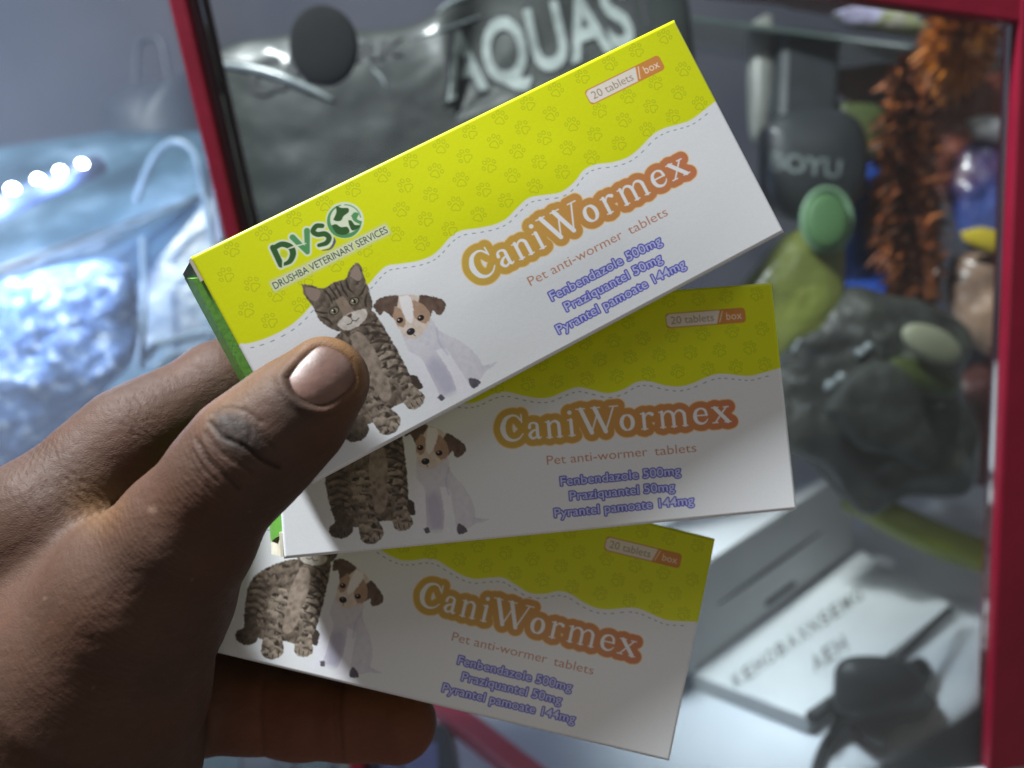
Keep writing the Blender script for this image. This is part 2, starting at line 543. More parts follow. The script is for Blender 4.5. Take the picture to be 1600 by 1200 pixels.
words('Pet anti-wormer', 1.5, 24.6, 11.35, 2.05, (190, 136, 108)); words('tablets', 26.2, 36.0, 11.45, 2.05, (190, 136, 108))
BL, WH = (92, 92, 190), (196, 202, 236)
words('Fenbendazole 500mg', 4.2, 31.8, 16.35, 1.95, WH, BL, 0.30, 0.004)
words('Praziquantel 50mg', 6.0, 30.1, 19.85, 1.95, WH, BL, 0.30, 0.004)
words('Pyrantel pamoate 144mg', 2.2, 34.2, 23.4, 1.95, WH, BL, 0.30, 0.004)

# maker's mark
G1, G2, HALO = (52, 92, 46), (84, 148, 92), (214, 224, 196)
D_ = St([(-42.55, -20.9), (-42.75, -16.9)], .62, False) + St([(-42.4, -20.75), (-40.6, -20.7), (-39.35, -19.4), (-39.5, -17.9), (-40.8, -16.75), (-42.6, -16.75)], [.55, .58, .66, .66, .55, .3])
V_ = St([(-38.0, -21.0), (-36.75, -16.8)], [.62, .5], False) + St([(-36.75, -16.8), (-34.75, -20.9)], [.5, .62], False)
S_ = St([(-31.5, -20.4), (-32.6, -20.9), (-33.7, -20.2), (-33.2, -19.2), (-31.8, -18.6), (-31.4, -17.5), (-32.4, -16.75), (-34.0, -17.0)], [.5, .52, .55, .55, .58, .58, .52, .4])
RING = [(-26.8 + 3.35 * math.cos(a), -19.3 + 3.35 * math.sin(a)) for a in np.linspace(0, 2 * np.pi, 24)]
sl = area((-46, -25), (-21, -13)); X, Y = np.meshgrid(gu[sl[1]], gv[sl[0]])
dD, dV, dS = sd_strokes(X, Y, D_), sd_strokes(X, Y, V_), sd_strokes(X, Y, S_); dR = np.hypot(X + 26.8, Y + 19.3)
put(sl, np.clip(0.5 - (np.minimum(np.minimum(np.minimum(dD, dV), dS), dR - 3.55) - .38) / .16, 0, 1), HALO)
put(sl, np.clip(0.5 - dD / .16, 0, 1), G1); put(sl, np.clip(0.5 - dV / .16, 0, 1), G2); put(sl, np.clip(0.5 - dS / .16, 0, 1), G1)
line([(-40.3, -19.3), (-38.6, -19.1), (-36.2, -18.6)], [.1, .16, .1], HALO); line([(-42.6, -16.4), (-41.9, -17.6), (-40.9, -18.6)], .14, HALO)
oval((-41.2, -18.7), .75, .8, (196, 208, 40))
line([(-33.9, -15.7), (-32.2, -15.3), (-30.8, -16.2), (-30.5, -17.0)], [.08, .22, .3, .1], (88, 98, 118))
line([(-34.2, -16.2), (-32.6, -15.9), (-31.4, -16.2)], .14, (232, 234, 230))
line(RING[2:19], [.12, .45, .5, .3, .12], G2); line(RING[19:] + RING[:2], .14, (120, 168, 120))
poly([(-28.9, -20.5), (-27.6, -21.6), (-27.0, -22.8), (-26.2, -22.0), (-25.0, -21.3), (-25.3, -20.5), (-26.6, -20.2), (-27.5, -19.6), (-28.4, -19.9)], G1)
poly([(-29.8, -19.6), (-28.8, -19.4), (-28.2, -18.4), (-27.0, -17.8), (-27.1, -16.6), (-28.4, -16.6), (-29.6, -17.6)], G1)
poly([(-26.2, -19.0), (-25.6, -18.6), (-25.4, -17.5), (-24.6, -17.0), (-24.9, -16.5), (-26.4, -16.6), (-26.5, -17.8)], G1)
poly([(-25.2, -19.6), (-24.2, -19.9), (-23.6, -19.2), (-24.4, -18.4), (-23.8, -17.4), (-24.4, -17.2), (-25.2, -18.3)], G2)
rrect((-46.7, -15.0), (-19.4, -12.2), .4, (205, 212, 120), 0.5)
words('DRUSHBA VETERINARY SERVICES', -46.2, -19.9, -12.85, 1.5, (66, 88, 66), (214, 220, 186), .3, 0.012)

# the kitten and the puppy
n1 = vnoise(np.c_[GX.ravel() * 1.1, GY.ravel() * 1.1, 0 * GX.ravel()], 5).reshape(GX.shape)
n2 = vnoise(np.c_[GX.ravel() * 3.4, GY.ravel() * 2.2, 0 * GX.ravel() + 3], 9).reshape(GX.shape)


def fur(P, c1, c2, stripes=0.0, smooth=True, dirx=0.3, freq=3.2):
    P = np.asarray(P, float); P = sm(P) if smooth else P
    sl = area(P.min(0) - 1, P.max(0) + 1); X, Y = np.meshgrid(gu[sl[1]], gv[sl[0]])
    al = np.clip(0.5 - (sd_poly(X, Y, P) + 0.12 * n2[sl]) / 0.25, 0, 1)
    w = 0.5 + 0.3 * n1[sl] + 0.14 * n2[sl]
    if stripes: w = w + stripes * (0.55 + 0.9 * np.roll(n1, 37, 1)[sl]) * np.sin(freq * (Y + dirx * X) + 2.4 * n1[sl] + 0.6 * n2[sl])
    w = np.clip(w, 0, 1)[..., None]
    put(sl, al, lin(c1) * (1 - w) + lin(c2) * w)


DK, MD, LT, CR = (62, 54, 48), (104, 92, 80), (134, 120, 106), (168, 154, 138)
# kitten: tail and far paw, body, legs
fur([(-31.2, 16.2), (-29.6, 16.4), (-28.4, 17.8), (-28.5, 19.6), (-30.2, 19.6)], DK, (74, 64, 58))
fur([(-33.5, 0.4), (-30.8, 0.2), (-30.2, 3), (-30, 7), (-29.9, 11), (-30, 15), (-30.6, 19.4), (-33, 20.6), (-37, 20.6), (-42, 21.4), (-46, 20), (-47.4, 15.5), (-48, 11), (-47.2, 7.6), (-44.8, 5), (-41.5, 2.6), (-38, 1.2)], DK, LT, .42, True, .35, 2.4)
fur([(-37.2, 3.0), (-35, 3.2), (-34.0, 8), (-34.2, 14), (-35.8, 18.6), (-38.0, 17.5), (-38.4, 10)], MD, (176, 160, 146))
fur([(-47.0, 16.5), (-44.6, 17), (-42.6, 20), (-43.0, 22.6), (-45.2, 23.6), (-47.4, 22.9), (-47.9, 21), (-46.4, 19.6)], DK, MD, .2)
fur([(-41.9, 9), (-38.6, 9.4), (-37.9, 15), (-37.6, 19.5), (-36.2, 22), (-36.4, 24.2), (-38.4, 25.4), (-40.8, 24.8), (-41.4, 22.4), (-41.3, 19), (-42.4, 14)], DK, CR, .5, True, -.2, 3.0)
fur([(-34.0, 9), (-31.0, 8), (-30.6, 13), (-30.8, 17), (-29.9, 19.8), (-29.4, 21.8), (-31.2, 23.1), (-33.4, 22.7), (-33.9, 20.4), (-33.6, 17.8), (-34.6, 14)], DK, CR, .5, True, .3, 3.0)
for x, y in ((-37.0, 24.5), (-38.2, 24.9), (-39.5, 24.7), (-30.4, 22.3), (-31.5, 22.6), (-32.6, 22.3), (-44.6, 23.0), (-46.0, 23.2)): line([(x, y - .7), (x + .05, y)], .1, (40, 34, 30))
for a in np.linspace(0, 1, 7): line([(-34.5 + 1.0 * a, 2 + 13 * a), (-32.3 + 1.0 * a, 2.8 + 12.4 * a), (-30.4 + .4 * a, 4.4 + 12 * a)], [.15, .38, .2], (52, 44, 40), al=.75)
for a in np.linspace(0, 1, 6): line([(-47.2, 9 + 8 * a), (-45.2, 8.4 + 8 * a), (-43, 9.4 + 8 * a)], [.2, .4, .15], (56, 48, 44), al=.6)
# head
fur([(-40.9, -11.3), (-39.6, -10.5), (-37.4, -8.5), (-35, -8.6), (-32.3, -8.2), (-31, -9.3), (-28.9, -10.2), (-28.3, -9.0), (-28.9, -6.4), (-29.3, -3.2), (-30.3, -.2), (-32.6, 1.2), (-35.4, 2.2), (-38.2, 1.4), (-40.2, -.6), (-41.2, -3.2), (-41.0, -6.2), (-41.5, -9)], (70, 62, 54), (128, 116, 102), .25, True, .9, 2.6)
poly([(-40.6, -10.4), (-39.4, -9.7), (-38.2, -8.2), (-39.6, -6.8), (-40.7, -7.4), (-41.0, -9)], (140, 122, 112)); poly([(-31.4, -8.3), (-29.4, -9.7), (-28.9, -8.8), (-29.3, -6.9), (-30.4, -6.6)], (146, 128, 118))
for p in ([(-37.4, -8.2), (-37.0, -6.4), (-37.2, -4.8)], [(-36.2, -8.3), (-35.9, -6.4), (-35.8, -4.6)], [(-34.9, -8.3), (-34.9, -6.4), (-34.9, -4.4)], [(-33.6, -8.1), (-33.9, -6.2), (-33.7, -4.6)], [(-32.4, -7.8), (-32.8, -6.2), (-32.5, -5.0)], [(-40.6, -3.4), (-39.6, -2.2), (-39.2, -.8)], [(-30, -3.2), (-31, -2.0), (-31.4, -.8)], [(-40.9, -4.8), (-39.8, -3.9), (-39.0, -3.4)], [(-29.4, -5), (-30.8, -3.9), (-31.6, -3.6)]):
    line(p, [.12, .26, .1], (46, 40, 36), al=.85)
fur([(-36.4, -5), (-34.5, -5), (-34.2, -2.4), (-34.0, -.6), (-36.4, -.6), (-36.4, -2.6)], (124, 108, 94), (150, 134, 118))
fur([(-38.4, -.4), (-36.4, -1.2), (-34, -1.2), (-31.8, -.6), (-32, .8), (-34, 1.8), (-36.5, 1.9), (-38, 1)], (176, 168, 158), (222, 216, 210))
for cx_, cy_ in ((-37.6, -3.2), (-33.0, -3.1)):
    oval((cx_, cy_), 1.12, .86, (40, 36, 32)); oval((cx_, cy_), .86, .66, (128, 124, 98)); oval((cx_, cy_), .3, .56, (22, 20, 18)); oval((cx_ - .25, cy_ - .25), .15, .15, (230, 230, 230))
poly([(-35.9, -1.1), (-34.7, -1.1), (-35.2, -.3)], (92, 66, 62)); line([(-35.25, -.3), (-35.2, .4)], .08, (60, 48, 44)); line([(-36.6, .6), (-35.8, .75), (-35.2, .4), (-34.6, .75), (-33.8, .5)], .09, (70, 58, 52))
# puppy: body, legs, head
fur([(-27.4, 7), (-21, 7.4), (-20.4, 10.3), (-19, 12.5), (-17.2, 15), (-15.8, 18.4), (-15.5, 21.4), (-16.4, 23.6), (-20, 24.2), (-24.5, 23.4), (-27.8, 23.4), (-28.3, 18), (-28, 12)], (204, 203, 214), (220, 219, 226))
fur([(-15.9, 21.6), (-14.6, 22.0), (-12.6, 22.5), (-14.6, 22.9), (-16.2, 23)], (196, 196, 208), (214, 214, 224))
poly([(-26.4, 16), (-23.6, 15.2), (-22.4, 19), (-22.8, 23.2), (-25.4, 23.6), (-26.2, 20.5)], (180, 178, 198), True, 1.8, .8)
fur([(-28.6, 11), (-26.4, 14), (-26.4, 19), (-26.6, 23), (-27.6, 24.9), (-29.6, 25.1), (-29.7, 24.2), (-28.6, 22.8), (-28.8, 17)], (224, 224, 234), (234, 234, 241))
fur([(-22.8, 14), (-20.8, 15), (-20.3, 20), (-20.0, 24), (-20.4, 25.6), (-22.4, 25.6), (-22.9, 24.4), (-22.4, 20)], (226, 226, 235), (234, 234, 241))
fur([(-19.6, 22.6), (-18.2, 23.4), (-17.6, 24.6), (-18.6, 25.1), (-19.9, 24.8)], (70, 66, 78), (110, 104, 116)); fur([(-27.2, 23.2), (-26.2, 22.8), (-25.8, 24), (-26.8, 24.2)], (74, 70, 80), (106, 102, 112))
line([(-20.5, 10), (-21.4, 13), (-21.0, 16)], .14, (182, 182, 204), soft=.6, al=.8)
fur([(-27.6, 2.4), (-26.2, .4), (-24.2, .2), (-21.6, 1.4), (-19.8, 3.4), (-19.8, 6), (-21, 8), (-22.8, 9.2), (-25, 9.9), (-26.6, 9.2), (-27.4, 7.4), (-27.6, 5)], (206, 188, 172), (226, 214, 204))
fur([(-30.1, -.4), (-28.4, -1.2), (-26, -.8), (-24.4, .2), (-25.4, 1.6), (-26.6, 3.4), (-27.6, 3.6), (-28.4, 1.8), (-29.8, 1.9)], (72, 58, 50), (116, 96, 84))
fur([(-20.4, 2.0), (-18.4, 3.4), (-16.4, 5.4), (-16.8, 7.0), (-18.7, 7.9), (-19.4, 6.4), (-20.8, 7.2), (-21.6, 4.4)], (76, 60, 52), (122, 100, 88))
fur([(-27.4, 3.4), (-26.0, 1.8), (-25.2, 3.4), (-25.6, 5.8), (-26.6, 6.6), (-27.4, 5.6)], (158, 128, 108), (184, 154, 132)); fur([(-23.4, 3.0), (-22.2, 2.4), (-20.6, 4.4), (-20.4, 7), (-22, 8.0), (-23.4, 6.4)], (160, 130, 110), (186, 156, 134))
fur([(-24.4, .4), (-22.4, 1.2), (-22.8, 3.8), (-24.4, 6.4), (-25.2, 5.6), (-25.0, 2.6)], (232, 228, 228), (240, 238, 238))
oval((-26.5, 4.9), .72, .6, (44, 34, 32)); oval((-22.4, 6.5), .75, .62, (44, 34, 32)); oval((-26.7, 4.7), .16, .16, (210, 205, 205)); oval((-22.6, 6.3), .16, .16, (210, 205, 205))
oval((-25.6, 8.1), .92, .74, (44, 40, 46)); oval((-25.8, 7.8), .25, .15, (120, 116, 124)); line([(-25.4, 8.9), (-25.2, 9.3)], .1, (120, 100, 100))
# faint grain of the printed card
CAN *= (1 + 0.02 * rng.standard_normal(GX.shape))[..., None]
CAN = np.clip(CAN, 0, 1)

# carton: front grid, rounded edges, sides, back
BR = 0.7


def carton_mesh():
    nb_i = [(0, i) for i in range(NU)] + [(j, NU - 1) for j in range(1, NV)] + [(NV - 1, i) for i in range(NU - 2, -1, -1)] + [(j, 0) for j in range(NV - 2, 0, -1)]
    nb = len(nb_i); idx = np.array([j * NU + i for j, i in nb_i])
    sx, sy = (BW - 2 * BR) / BW, (BH - 2 * BR) / BH
    bulge = 0.8 * np.cos(np.pi * GX / BW) * np.cos(np.pi * GY / BH) + 0.10 * fbm(np.c_[GX.ravel(), GY.ravel(), 0 * GX.ravel()], 0.05, 2, 4).reshape(GX.shape) * np.cos(np.pi * GX / BW) * np.cos(np.pi * GY / BH)
    V = [np.c_[GX.ravel() * sx, GY.ravel() * sy, -bulge.ravel()]]
    C = [CAN.reshape(-1, 3)]
    bx, by = V[0][idx, 0], V[0][idx, 1]
    ox = np.where(np.isclose(np.abs(bx), BW / 2 - BR), np.sign(bx), 0); oy = np.where(np.isclose(np.abs(by), BH / 2 - BR), np.sign(by), 0)
    bc = CAN.reshape(-1, 3)[idx].copy()
    side = np.empty((nb, 3)); side[:] = lin((226, 229, 232))
    side[oy < 0] = lin((206, 214, 12)); side[oy > 0] = lin((196, 196, 60)); side[(ox != 0)] = lin((214, 222, 200))
    edge = bc.copy(); edge[oy < 0] = lin((206, 212, 12))
    rows = []
    for a in (22, 45, 68, 90):
        s, c = BR * math.sin(math.radians(a)), BR * (1 - math.cos(math.radians(a)))
        V.append(np.c_[bx + ox * s, by + oy * s, np.full(nb, c)]); C.append(edge if a < 70 else 0.5 * edge + 0.5 * side)
    V.append(np.c_[bx + ox * BR, by + oy * BR, np.full(nb, BR + 0.25)]); C.append(side)
    V.append(np.c_[bx + ox * BR, by + oy * BR, np.full(nb, BT)]); C.append(side)
    V = np.concatenate(V); C = np.concatenate(C)
    j, i = np.meshgrid(np.arange(NV - 1), np.arange(NU - 1), indexing='ij'); a = (j * NU + i).ravel()
    Q = [np.c_[a, a + NU, a + NU + 1, a + 1]]
    prev = idx; n0 = NU * NV
    for k in range(6):
        cur = n0 + k * nb + np.arange(nb)
        Q.append(np.c_[prev, np.roll(prev, -1), np.roll(cur, -1), cur]); prev = cur
    Q = np.concatenate(Q); back = prev[::-1]
    me = bpy.data.meshes.new('carton')
    me.vertices.add(len(V)); me.vertices.foreach_set('co', (V * 0.001).ravel())
    nl = Q.size + nb
    me.loops.add(nl); me.loops.foreach_set('vertex_index', np.r_[Q.ravel(), back].astype(np.int32))
    me.polygons.add(len(Q) + 1); me.polygons.foreach_set('loop_start', np.r_[np.arange(len(Q)) * 4, Q.size].astype(np.int32))
    me.polygons.foreach_set('use_smooth', np.r_[np.ones(len(Q), bool), [False]])
    me.update(calc_edges=True)
    at = me.color_attributes.new('print', 'FLOAT_COLOR', 'POINT'); at.data.foreach_set('color', np.c_[C, np.ones(len(C))].ravel().astype(np.float32))
    return me


M_card = mat('printed_card', (255, 255, 255), rough=0.36, attr='print', coat=0.08, spec=0.4, bump=0.006, bscale=900.0)
M_flap = mat('green_card', (96, 158, 62), rough=0.45, color2=(108, 170, 72), scale=60, bump=0.05, bscale=900)
M_raw = mat('raw_card', (214, 208, 190), rough=0.7, color2=(196, 190, 170), scale=300)
M_foil = mat('inner_card', (66, 92, 76), rough=0.5, color2=(92, 116, 98), scale=90)


def rod(r):
    t = np.linalg.norm(r); k = np.asarray(r) / t; K = np.array([[0, -k[2], k[1]], [k[2], 0, -k[0]], [-k[1], k[0], 0]])
    return np.eye(3) + math.sin(t) * K + (1 - math.cos(t)) * K @ K


POSES = [((-0.00111506, -0.11453796, -0.48921306), (-0.00258242, -0.02967564, 0.16905742)),
         ((-0.07514516, -0.067521, -0.0852591), (0.00533466, 0.00719221, 0.17927797)),
         ((-0.1206, -0.02971, 0.23994), (-0.0130, 0.0488, 0.1883))]
CARTON = carton_mesh(); CARTON.materials.append(M_card)
BOXES = []
BOX_LABELS = ['white and yellow worming tablet carton, front of the fan, under the thumb nail',
              'white and yellow tablet carton tilted between the front carton and the lowest one',
              'lowest tablet carton of the fan, mostly shaded, resting on a bent finger']
for (r, t), lab in zip(POSES, BOX_LABELS):
    R = rod(r); t = np.array(t)
    o = th('medicine_box', lab, 'box', Wd(t), group='tablet cartons fanned in the hand')
    Rw = A @ R
    # x = u, y = v(down), z = into the box: a proper rotation
    mw = Matrix(Rw.tolist()).to_4x4()
    o.rotation_euler = mw.to_euler()
    c = bpy.data.objects.new('carton', CARTON); COL.objects.link(c); c.parent = o
    BOXES.append((R, t, o))

    def loc(name, P, F, mt, par=o, bev=0):
        me = bpy.data.meshes.new(name); me.from_pydata((np.asarray(P, float) * 0.001).tolist(), [], F); me.update(); me.materials.append(mt)
        b = bpy.data.objects.new(name, me); COL.objects.link(b); b.parent = par
        if bev: bevel(b, bev * 0.001)
        return b
    # green end flap, springing a little outwards, and the white tuck seam at its top
    x = -BW / 2 - 0.05
    P = [(x, -BH / 2 + 4.6, 0.9), (x, BH / 2 - 5.2, 0.9), (x - 2.2, BH / 2 - 4.4, 3.2), (x - 2.2, -BH / 2 + 3.4, 3.2), (x - 4.6, BH / 2 - 3.0, BT + 0.6), (x - 4.6, -BH / 2 + 0.8, BT + 0.6),
         (x + 0.02, -BH / 2 + 0.8, BT + 0.4), (x + 0.02, BH / 2 - 3.0, BT + 0.4)]
    loc('end_flap', P, [[0, 1, 2, 3], [3, 2, 4, 5], [5, 4, 7, 6], [0, 3, 5, 6], [1, 7, 4, 2], [0, 6, 7, 1]], M_flap)
    for s, l, name in ((-1, 5.4, 'tuck_tab'), (1, 5.8, 'tuck_tab')):
        y0 = s * (BH / 2 - 0.5); y1 = s * (BH / 2 - l)
        P = [(x - 0.1, y0, 0.5), (x - 0.1, y1, 0.7), (x - 4.2, y1, BT), (x - 4.2, y0, BT - 1), (x + 0.4, y0, 1.2), (x + 0.4, y1, 1.4), (x - 1.6, y1, BT), (x - 1.6, y0, BT - 0.8)]
        tb = loc(name, P, [[0, 1, 2, 3], [7, 6, 5, 4], [0, 4, 5, 1], [1, 5, 6, 2], [2, 6, 7, 3], [3, 7, 4, 0]], M_foil if s < 0 else M_raw)
        P = [(x - 0.5, y0, 0.2), (x - 0.5, y1, 0.45), (x + 0.1, y1, 0.4), (x + 0.1, y0, 0.15), (x - 0.7, y0, 1.0), (x - 0.7, y1, 1.0), (x + 0.1, y1, 1.0), (x + 0.1, y0, 1.0)]
        loc('card_edge', P, [[0, 1, 2, 3], [7, 6, 5, 4], [0, 4, 5, 1], [1, 5, 6, 2], [2, 6, 7, 3], [3, 7, 4, 0]], M_raw, tb)
# ------------------------------------------------------------------ the hand: one distance field, meshed as one skin
HS = 0.46                                      # grid step, mm
LO = np.array([-152.0, -24.0, 130.0]); HI = np.array([-8.0, 124.0, 242.0])
NG = ((HI - LO) / HS).astype(int) + 1
ax_ = [np.float32(LO[k] + HS * np.arange(NG[k])) for k in range(3)]


def pm(x, y, d): return px(x, y, d * 0.001) * 1000.0      # photo pixel + depth in mm -> mm


def smin(a, b, k):
    h = np.maximum(k - np.abs(a - b), 0) / k
    return np.minimum(a, b) - h * h * k * 0.25


def capsule_into(F, a, b, ra, rb, k, flat=None):
    pad = max(ra, rb) + k + 3
    lo = np.minimum(a, b) - pad; hi = np.maximum(a, b) + pad
    s = []
    for q in range(3):
        i0 = int(np.clip((lo[q] - LO[q]) / HS, 0, NG[q])); i1 = int(np.clip((hi[q] - LO[q]) / HS + 2, 0, NG[q])); s.append(slice(i0, i1))
    if any(q.stop <= q.start for q in s): return
    X = ax_[0][s[0]][:, None, None]; Y = ax_[1][s[1]][None, :, None]; Z = ax_[2][s[2]][None, None, :]
    e = (b - a).astype(np.float32); L = float(e @ e) + 1e-9
    t = np.clip(((X - a[0]) * e[0] + (Y - a[1]) * e[1] + (Z - a[2]) * e[2]) / L, 0, 1)
    t2 = t * t * (3 - 2 * t) if flat else t
    d = np.sqrt((X - a[0] - e[0] * t) ** 2 + (Y - a[1] - e[1] * t) ** 2 + (Z - a[2] - e[2] * t) ** 2) - (ra + (rb - ra) * t2)
    F[tuple(s)] = smin(F[tuple(s)], d.astype(np.float32), k)


def chain(pts, k=3.0):
    """pts: (x, y, depth mm, radius in photo px)"""
    F = np.full(NG, 40.0, np.float32)
    P = [(pm(x, y, d), r * d / FPX) for x, y, d, r in pts]
    for (a, ra), (b, rb) in zip(P[:-1], P[1:]): capsule_into(F, a, b, ra, rb, k)
    return F


THUMB = [(508, 596, 154.0, 69), (462, 645, 153.0, 80), (425, 680, 152.5, 82), (388, 712, 152.0, 91), (345, 760, 152.5, 88), (290, 836, 156, 104), (222, 930, 161, 136), (150, 1040, 166, 176)]
INDEX = [(92, 812, 176, 106), (160, 738, 182, 88), (214, 693, 186, 88), (262, 665, 190, 81), (350, 612, 197, 76), (400, 585, 203, 66), (470, 560, 209, 62), (545, 545, 211, 55)]
MIDDLE = [(110, 880, 200, 96), (250, 800, 213, 74), (400, 742, 223, 66), (560, 712, 227, 58)]
RING = [(110, 980, 204, 92), (260, 940, 214, 70), (420, 925, 220, 62), (570, 935, 222, 55)]
LITTLE = [(170, 1075, 196, 90), (300, 1084, 203, 94), (385, 1096, 204, 75), (470, 1116, 203, 66), (545, 1122, 202, 61), (622, 1130, 201.5, 60)]
PALM = [(60, 860, 181, 130), (60, 990, 182, 165), (90, 1120, 182, 190)]
HEEL = [(165, 1080, 170, 140), (100, 1210, 172, 190), (-60, 1380, 180, 210), (-260, 1560, 190, 200)]
BACK = [(20, 930, 190, 140), (-60, 1120, 192, 190), (-200, 1380, 195, 200)]
F = chain(PALM, 8); F = smin(F, chain(BACK, 8), 10); F = smin(F, chain(HEEL, 8), 12)
F = smin(F, chain(MIDDLE), 7); F = smin(F, chain(RING), 7); F = smin(F, chain(LITTLE, 2.5), 4)
FI = chain(INDEX, 3.5); F = smin(F, FI, 9); FT = chain(THUMB, 4.0); F = smin(F, FT, 7)
del FI, FT


def surface_nets(F):
    S = F < 0
    c = [S[i:S.shape[0] - 1 + i, j:S.shape[1] - 1 + j, k:S.shape[2] - 1 + k] for i in (0, 1) for j in (0, 1) for k in (0, 1)]
    cnt = sum(q.astype(np.uint8) for q in c); act = (cnt > 0) & (cnt < 8)
    I = np.argwhere(act); idm = np.full(act.shape, -1, np.int64); idm[act] = np.arange(len(I))
    co = np.array([(i, j, k) for i in (0, 1) for j in (0, 1) for k in (0, 1)])
    val = np.stack([F[I[:, 0] + q[0], I[:, 1] + q[1], I[:, 2] + q[2]] for q in co], 1)
    acc = np.zeros((len(I), 3)); n = np.zeros(len(I))
    for a in range(8):
        for b in range(a + 1, 8):
            if abs(co[a] - co[b]).sum() != 1: continue
            x = (val[:, a] < 0) != (val[:, b] < 0); t = val[:, a] / (val[:, a] - val[:, b] + 1e-12)
            p = co[a] + (co[b] - co[a]) * t[:, None]; acc[x] += p[x]; n[x] += 1
    V = LO + HS * (I + acc / n[:, None]); Q = []
    for ax in range(3):
        o = [q for q in range(3) if q != ax]
        A_ = np.take(S, range(S.shape[ax] - 1), ax); B_ = np.take(S, range(1, S.shape[ax]), ax)
        E = np.argwhere(A_ != B_); ok = (E[:, o[0]] > 0) & (E[:, o[1]] > 0) & (E[:, o[0]] < act.shape[o[0]]) & (E[:, o[1]] < act.shape[o[1]]); E = E[ok]
        fl = A_[E[:, 0], E[:, 1], E[:, 2]]; q = []
        for d0, d1 in ((1, 1), (0, 1), (0, 0), (1, 0)):
            G = E.copy(); G[:, o[0]] -= d0; G[:, o[1]] -= d1; q.append(idm[G[:, 0], G[:, 1], G[:, 2]])
        q = np.stack(q, 1)
        if ax == 1: fl = ~fl
        q[~fl] = q[~fl][:, ::-1]; Q.append(q)
    return V, np.concatenate(Q)


HV, HF = surface_nets(F)
# keep the cut at the wrist open beyond the frame; smooth lightly
E_ = np.concatenate([HF[:, [0, 1]], HF[:, [1, 2]], HF[:, [2, 3]], HF[:, [3, 0]]])
for _ in range(8):
    acc = np.zeros_like(HV); n = np.zeros(len(HV))
    for a, b in ((0, 1), (1, 0)):
        for q in range(3): acc[:, q] += np.bincount(E_[:, a], HV[E_[:, b], q], len(HV))
        n += np.bincount(E_[:, a], minlength=len(HV))
    HV = HV * 0.45 + 0.55 * acc / n[:, None]


def vnormals(V, Fq):
    fn = np.cross(V[Fq[:, 2]] - V[Fq[:, 0]], V[Fq[:, 3]] - V[Fq[:, 1]]); N = np.zeros_like(V)
    for k in range(4):
        for q in range(3): N[:, q] += np.bincount(Fq[:, k], fn[:, q], len(V))
    return N / (np.linalg.norm(N, axis=1)[:, None] + 1e-12)


HN = vnormals(HV, HF)
if (HN * (HV - HV.mean(0))).sum(1).mean() < 0: HF = HF[:, ::-1]; HN = -HN
U = np.c_[HV[:, 0] / HV[:, 2] * FPX + CX, HV[:, 1] / HV[:, 2] * FPX + CY]     # where each skin point sits in the photograph
face = np.clip((-HN[:, 2] + 0.15) * 2.0, 0, 1)
thumb_m = face * (HV[:, 2] < 172)


def dist_line(P):
    P = catmull(np.asarray(P, float), 4) if len(P) > 2 else np.asarray(P, float)
    d = np.full(len(U), 1e9)
    for a, b in zip(P[:-1], P[1:]):
        e = b - a; t = np.clip(((U - a) @ e) / (e @ e), 0, 1); d = np.minimum(d, np.hypot(*(U - a - t[:, None] * e).T))
    return d


disp = np.zeros(len(HV)); pig = np.zeros(len(HV)); pal = np.zeros(len(HV))
CREASES = [([(328, 660), (340, 674), (352, 685), (379, 696), (409, 719), (436, 732)], 0.55, 2.9),
           ([(334, 650), (345, 641), (360, 638), (386, 644), (408, 660)], 0.26, 3.2), ([(311, 692), (326, 719), (352, 745), (372, 764)], 0.34, 2.8),
           ([(300, 704), (318, 732), (338, 752)], 0.26, 2.6), ([(322, 676), (338, 700), (360, 716), (392, 738)], 0.28, 2.6),
           ([(356, 652), (364, 668), (368, 684)], 0.22, 2.4), ([(388, 652), (393, 668), (390, 690)], 0.22, 2.4), ([(374, 650), (380, 672)], 0.18, 2.4), ([(340, 668), (352, 672), (362, 690)], 0.2, 2.2), ([(400, 668), (414, 688), (428, 700)], 0.2, 2.4), ([(306, 684), (318, 706), (330, 722)], 0.2, 2.4), ([(296, 716), (310, 742), (334, 772)], 0.16, 2.6)]
for P, dep, w in CREASES: disp -= dep * np.exp(-(dist_line(P) / w) ** 2) * thumb_m
kd = np.hypot((U[:, 0] - 370 + 0.72 * (U[:, 1] - 678) * 0) / 40, (U[:, 1] - 680) / 30)
rot = np.radians(35); kx = (U[:, 0] - 371) * np.cos(rot) + (U[:, 1] - 678) * np.sin(rot); ky = -(U[:, 0] - 371) * np.sin(rot) + (U[:, 1] - 678) * np.cos(rot)
kn = np.exp(-((kx / 46) ** 2 + (ky / 26) ** 2) ** 1.5) * thumb_m
pig += 1.25 * kn; disp += 0.3 * kn
# nail outline and the fold round it
NAIL = np.array([(447, 590), (453, 607), (466, 622), (484, 632), (506, 635), (530, 622), (548, 608), (556, 592), (550, 570), (534, 552), (512, 541), (492, 542), (470, 562)], float)
nl = sm(NAIL, 4); ins = np.zeros(len(U), bool); dn = np.full(len(U), 1e9)
for a, b in zip(nl, np.roll(nl, -1, 0)):
    e = b - a; t = np.clip(((U - a) @ e) / (e @ e + 1e-9), 0, 1); dn = np.minimum(dn, np.hypot(*(U - a - t[:, None] * e).T))
    ins ^= ((a[1] > U[:, 1]) != (b[1] > U[:, 1])) & (U[:, 0] < e[0] * (U[:, 1] - a[1]) / (e[1] if abs(e[1]) > 1e-9 else 1e-9) + a[0])
sdn_ = np.where(ins, -dn, dn)
disp += (0.42 * np.exp(-((sdn_ - 9) / 7.0) ** 2) - 0.6 * np.clip(-sdn_ / 6 + 0.6, 0, 1)) * thumb_m
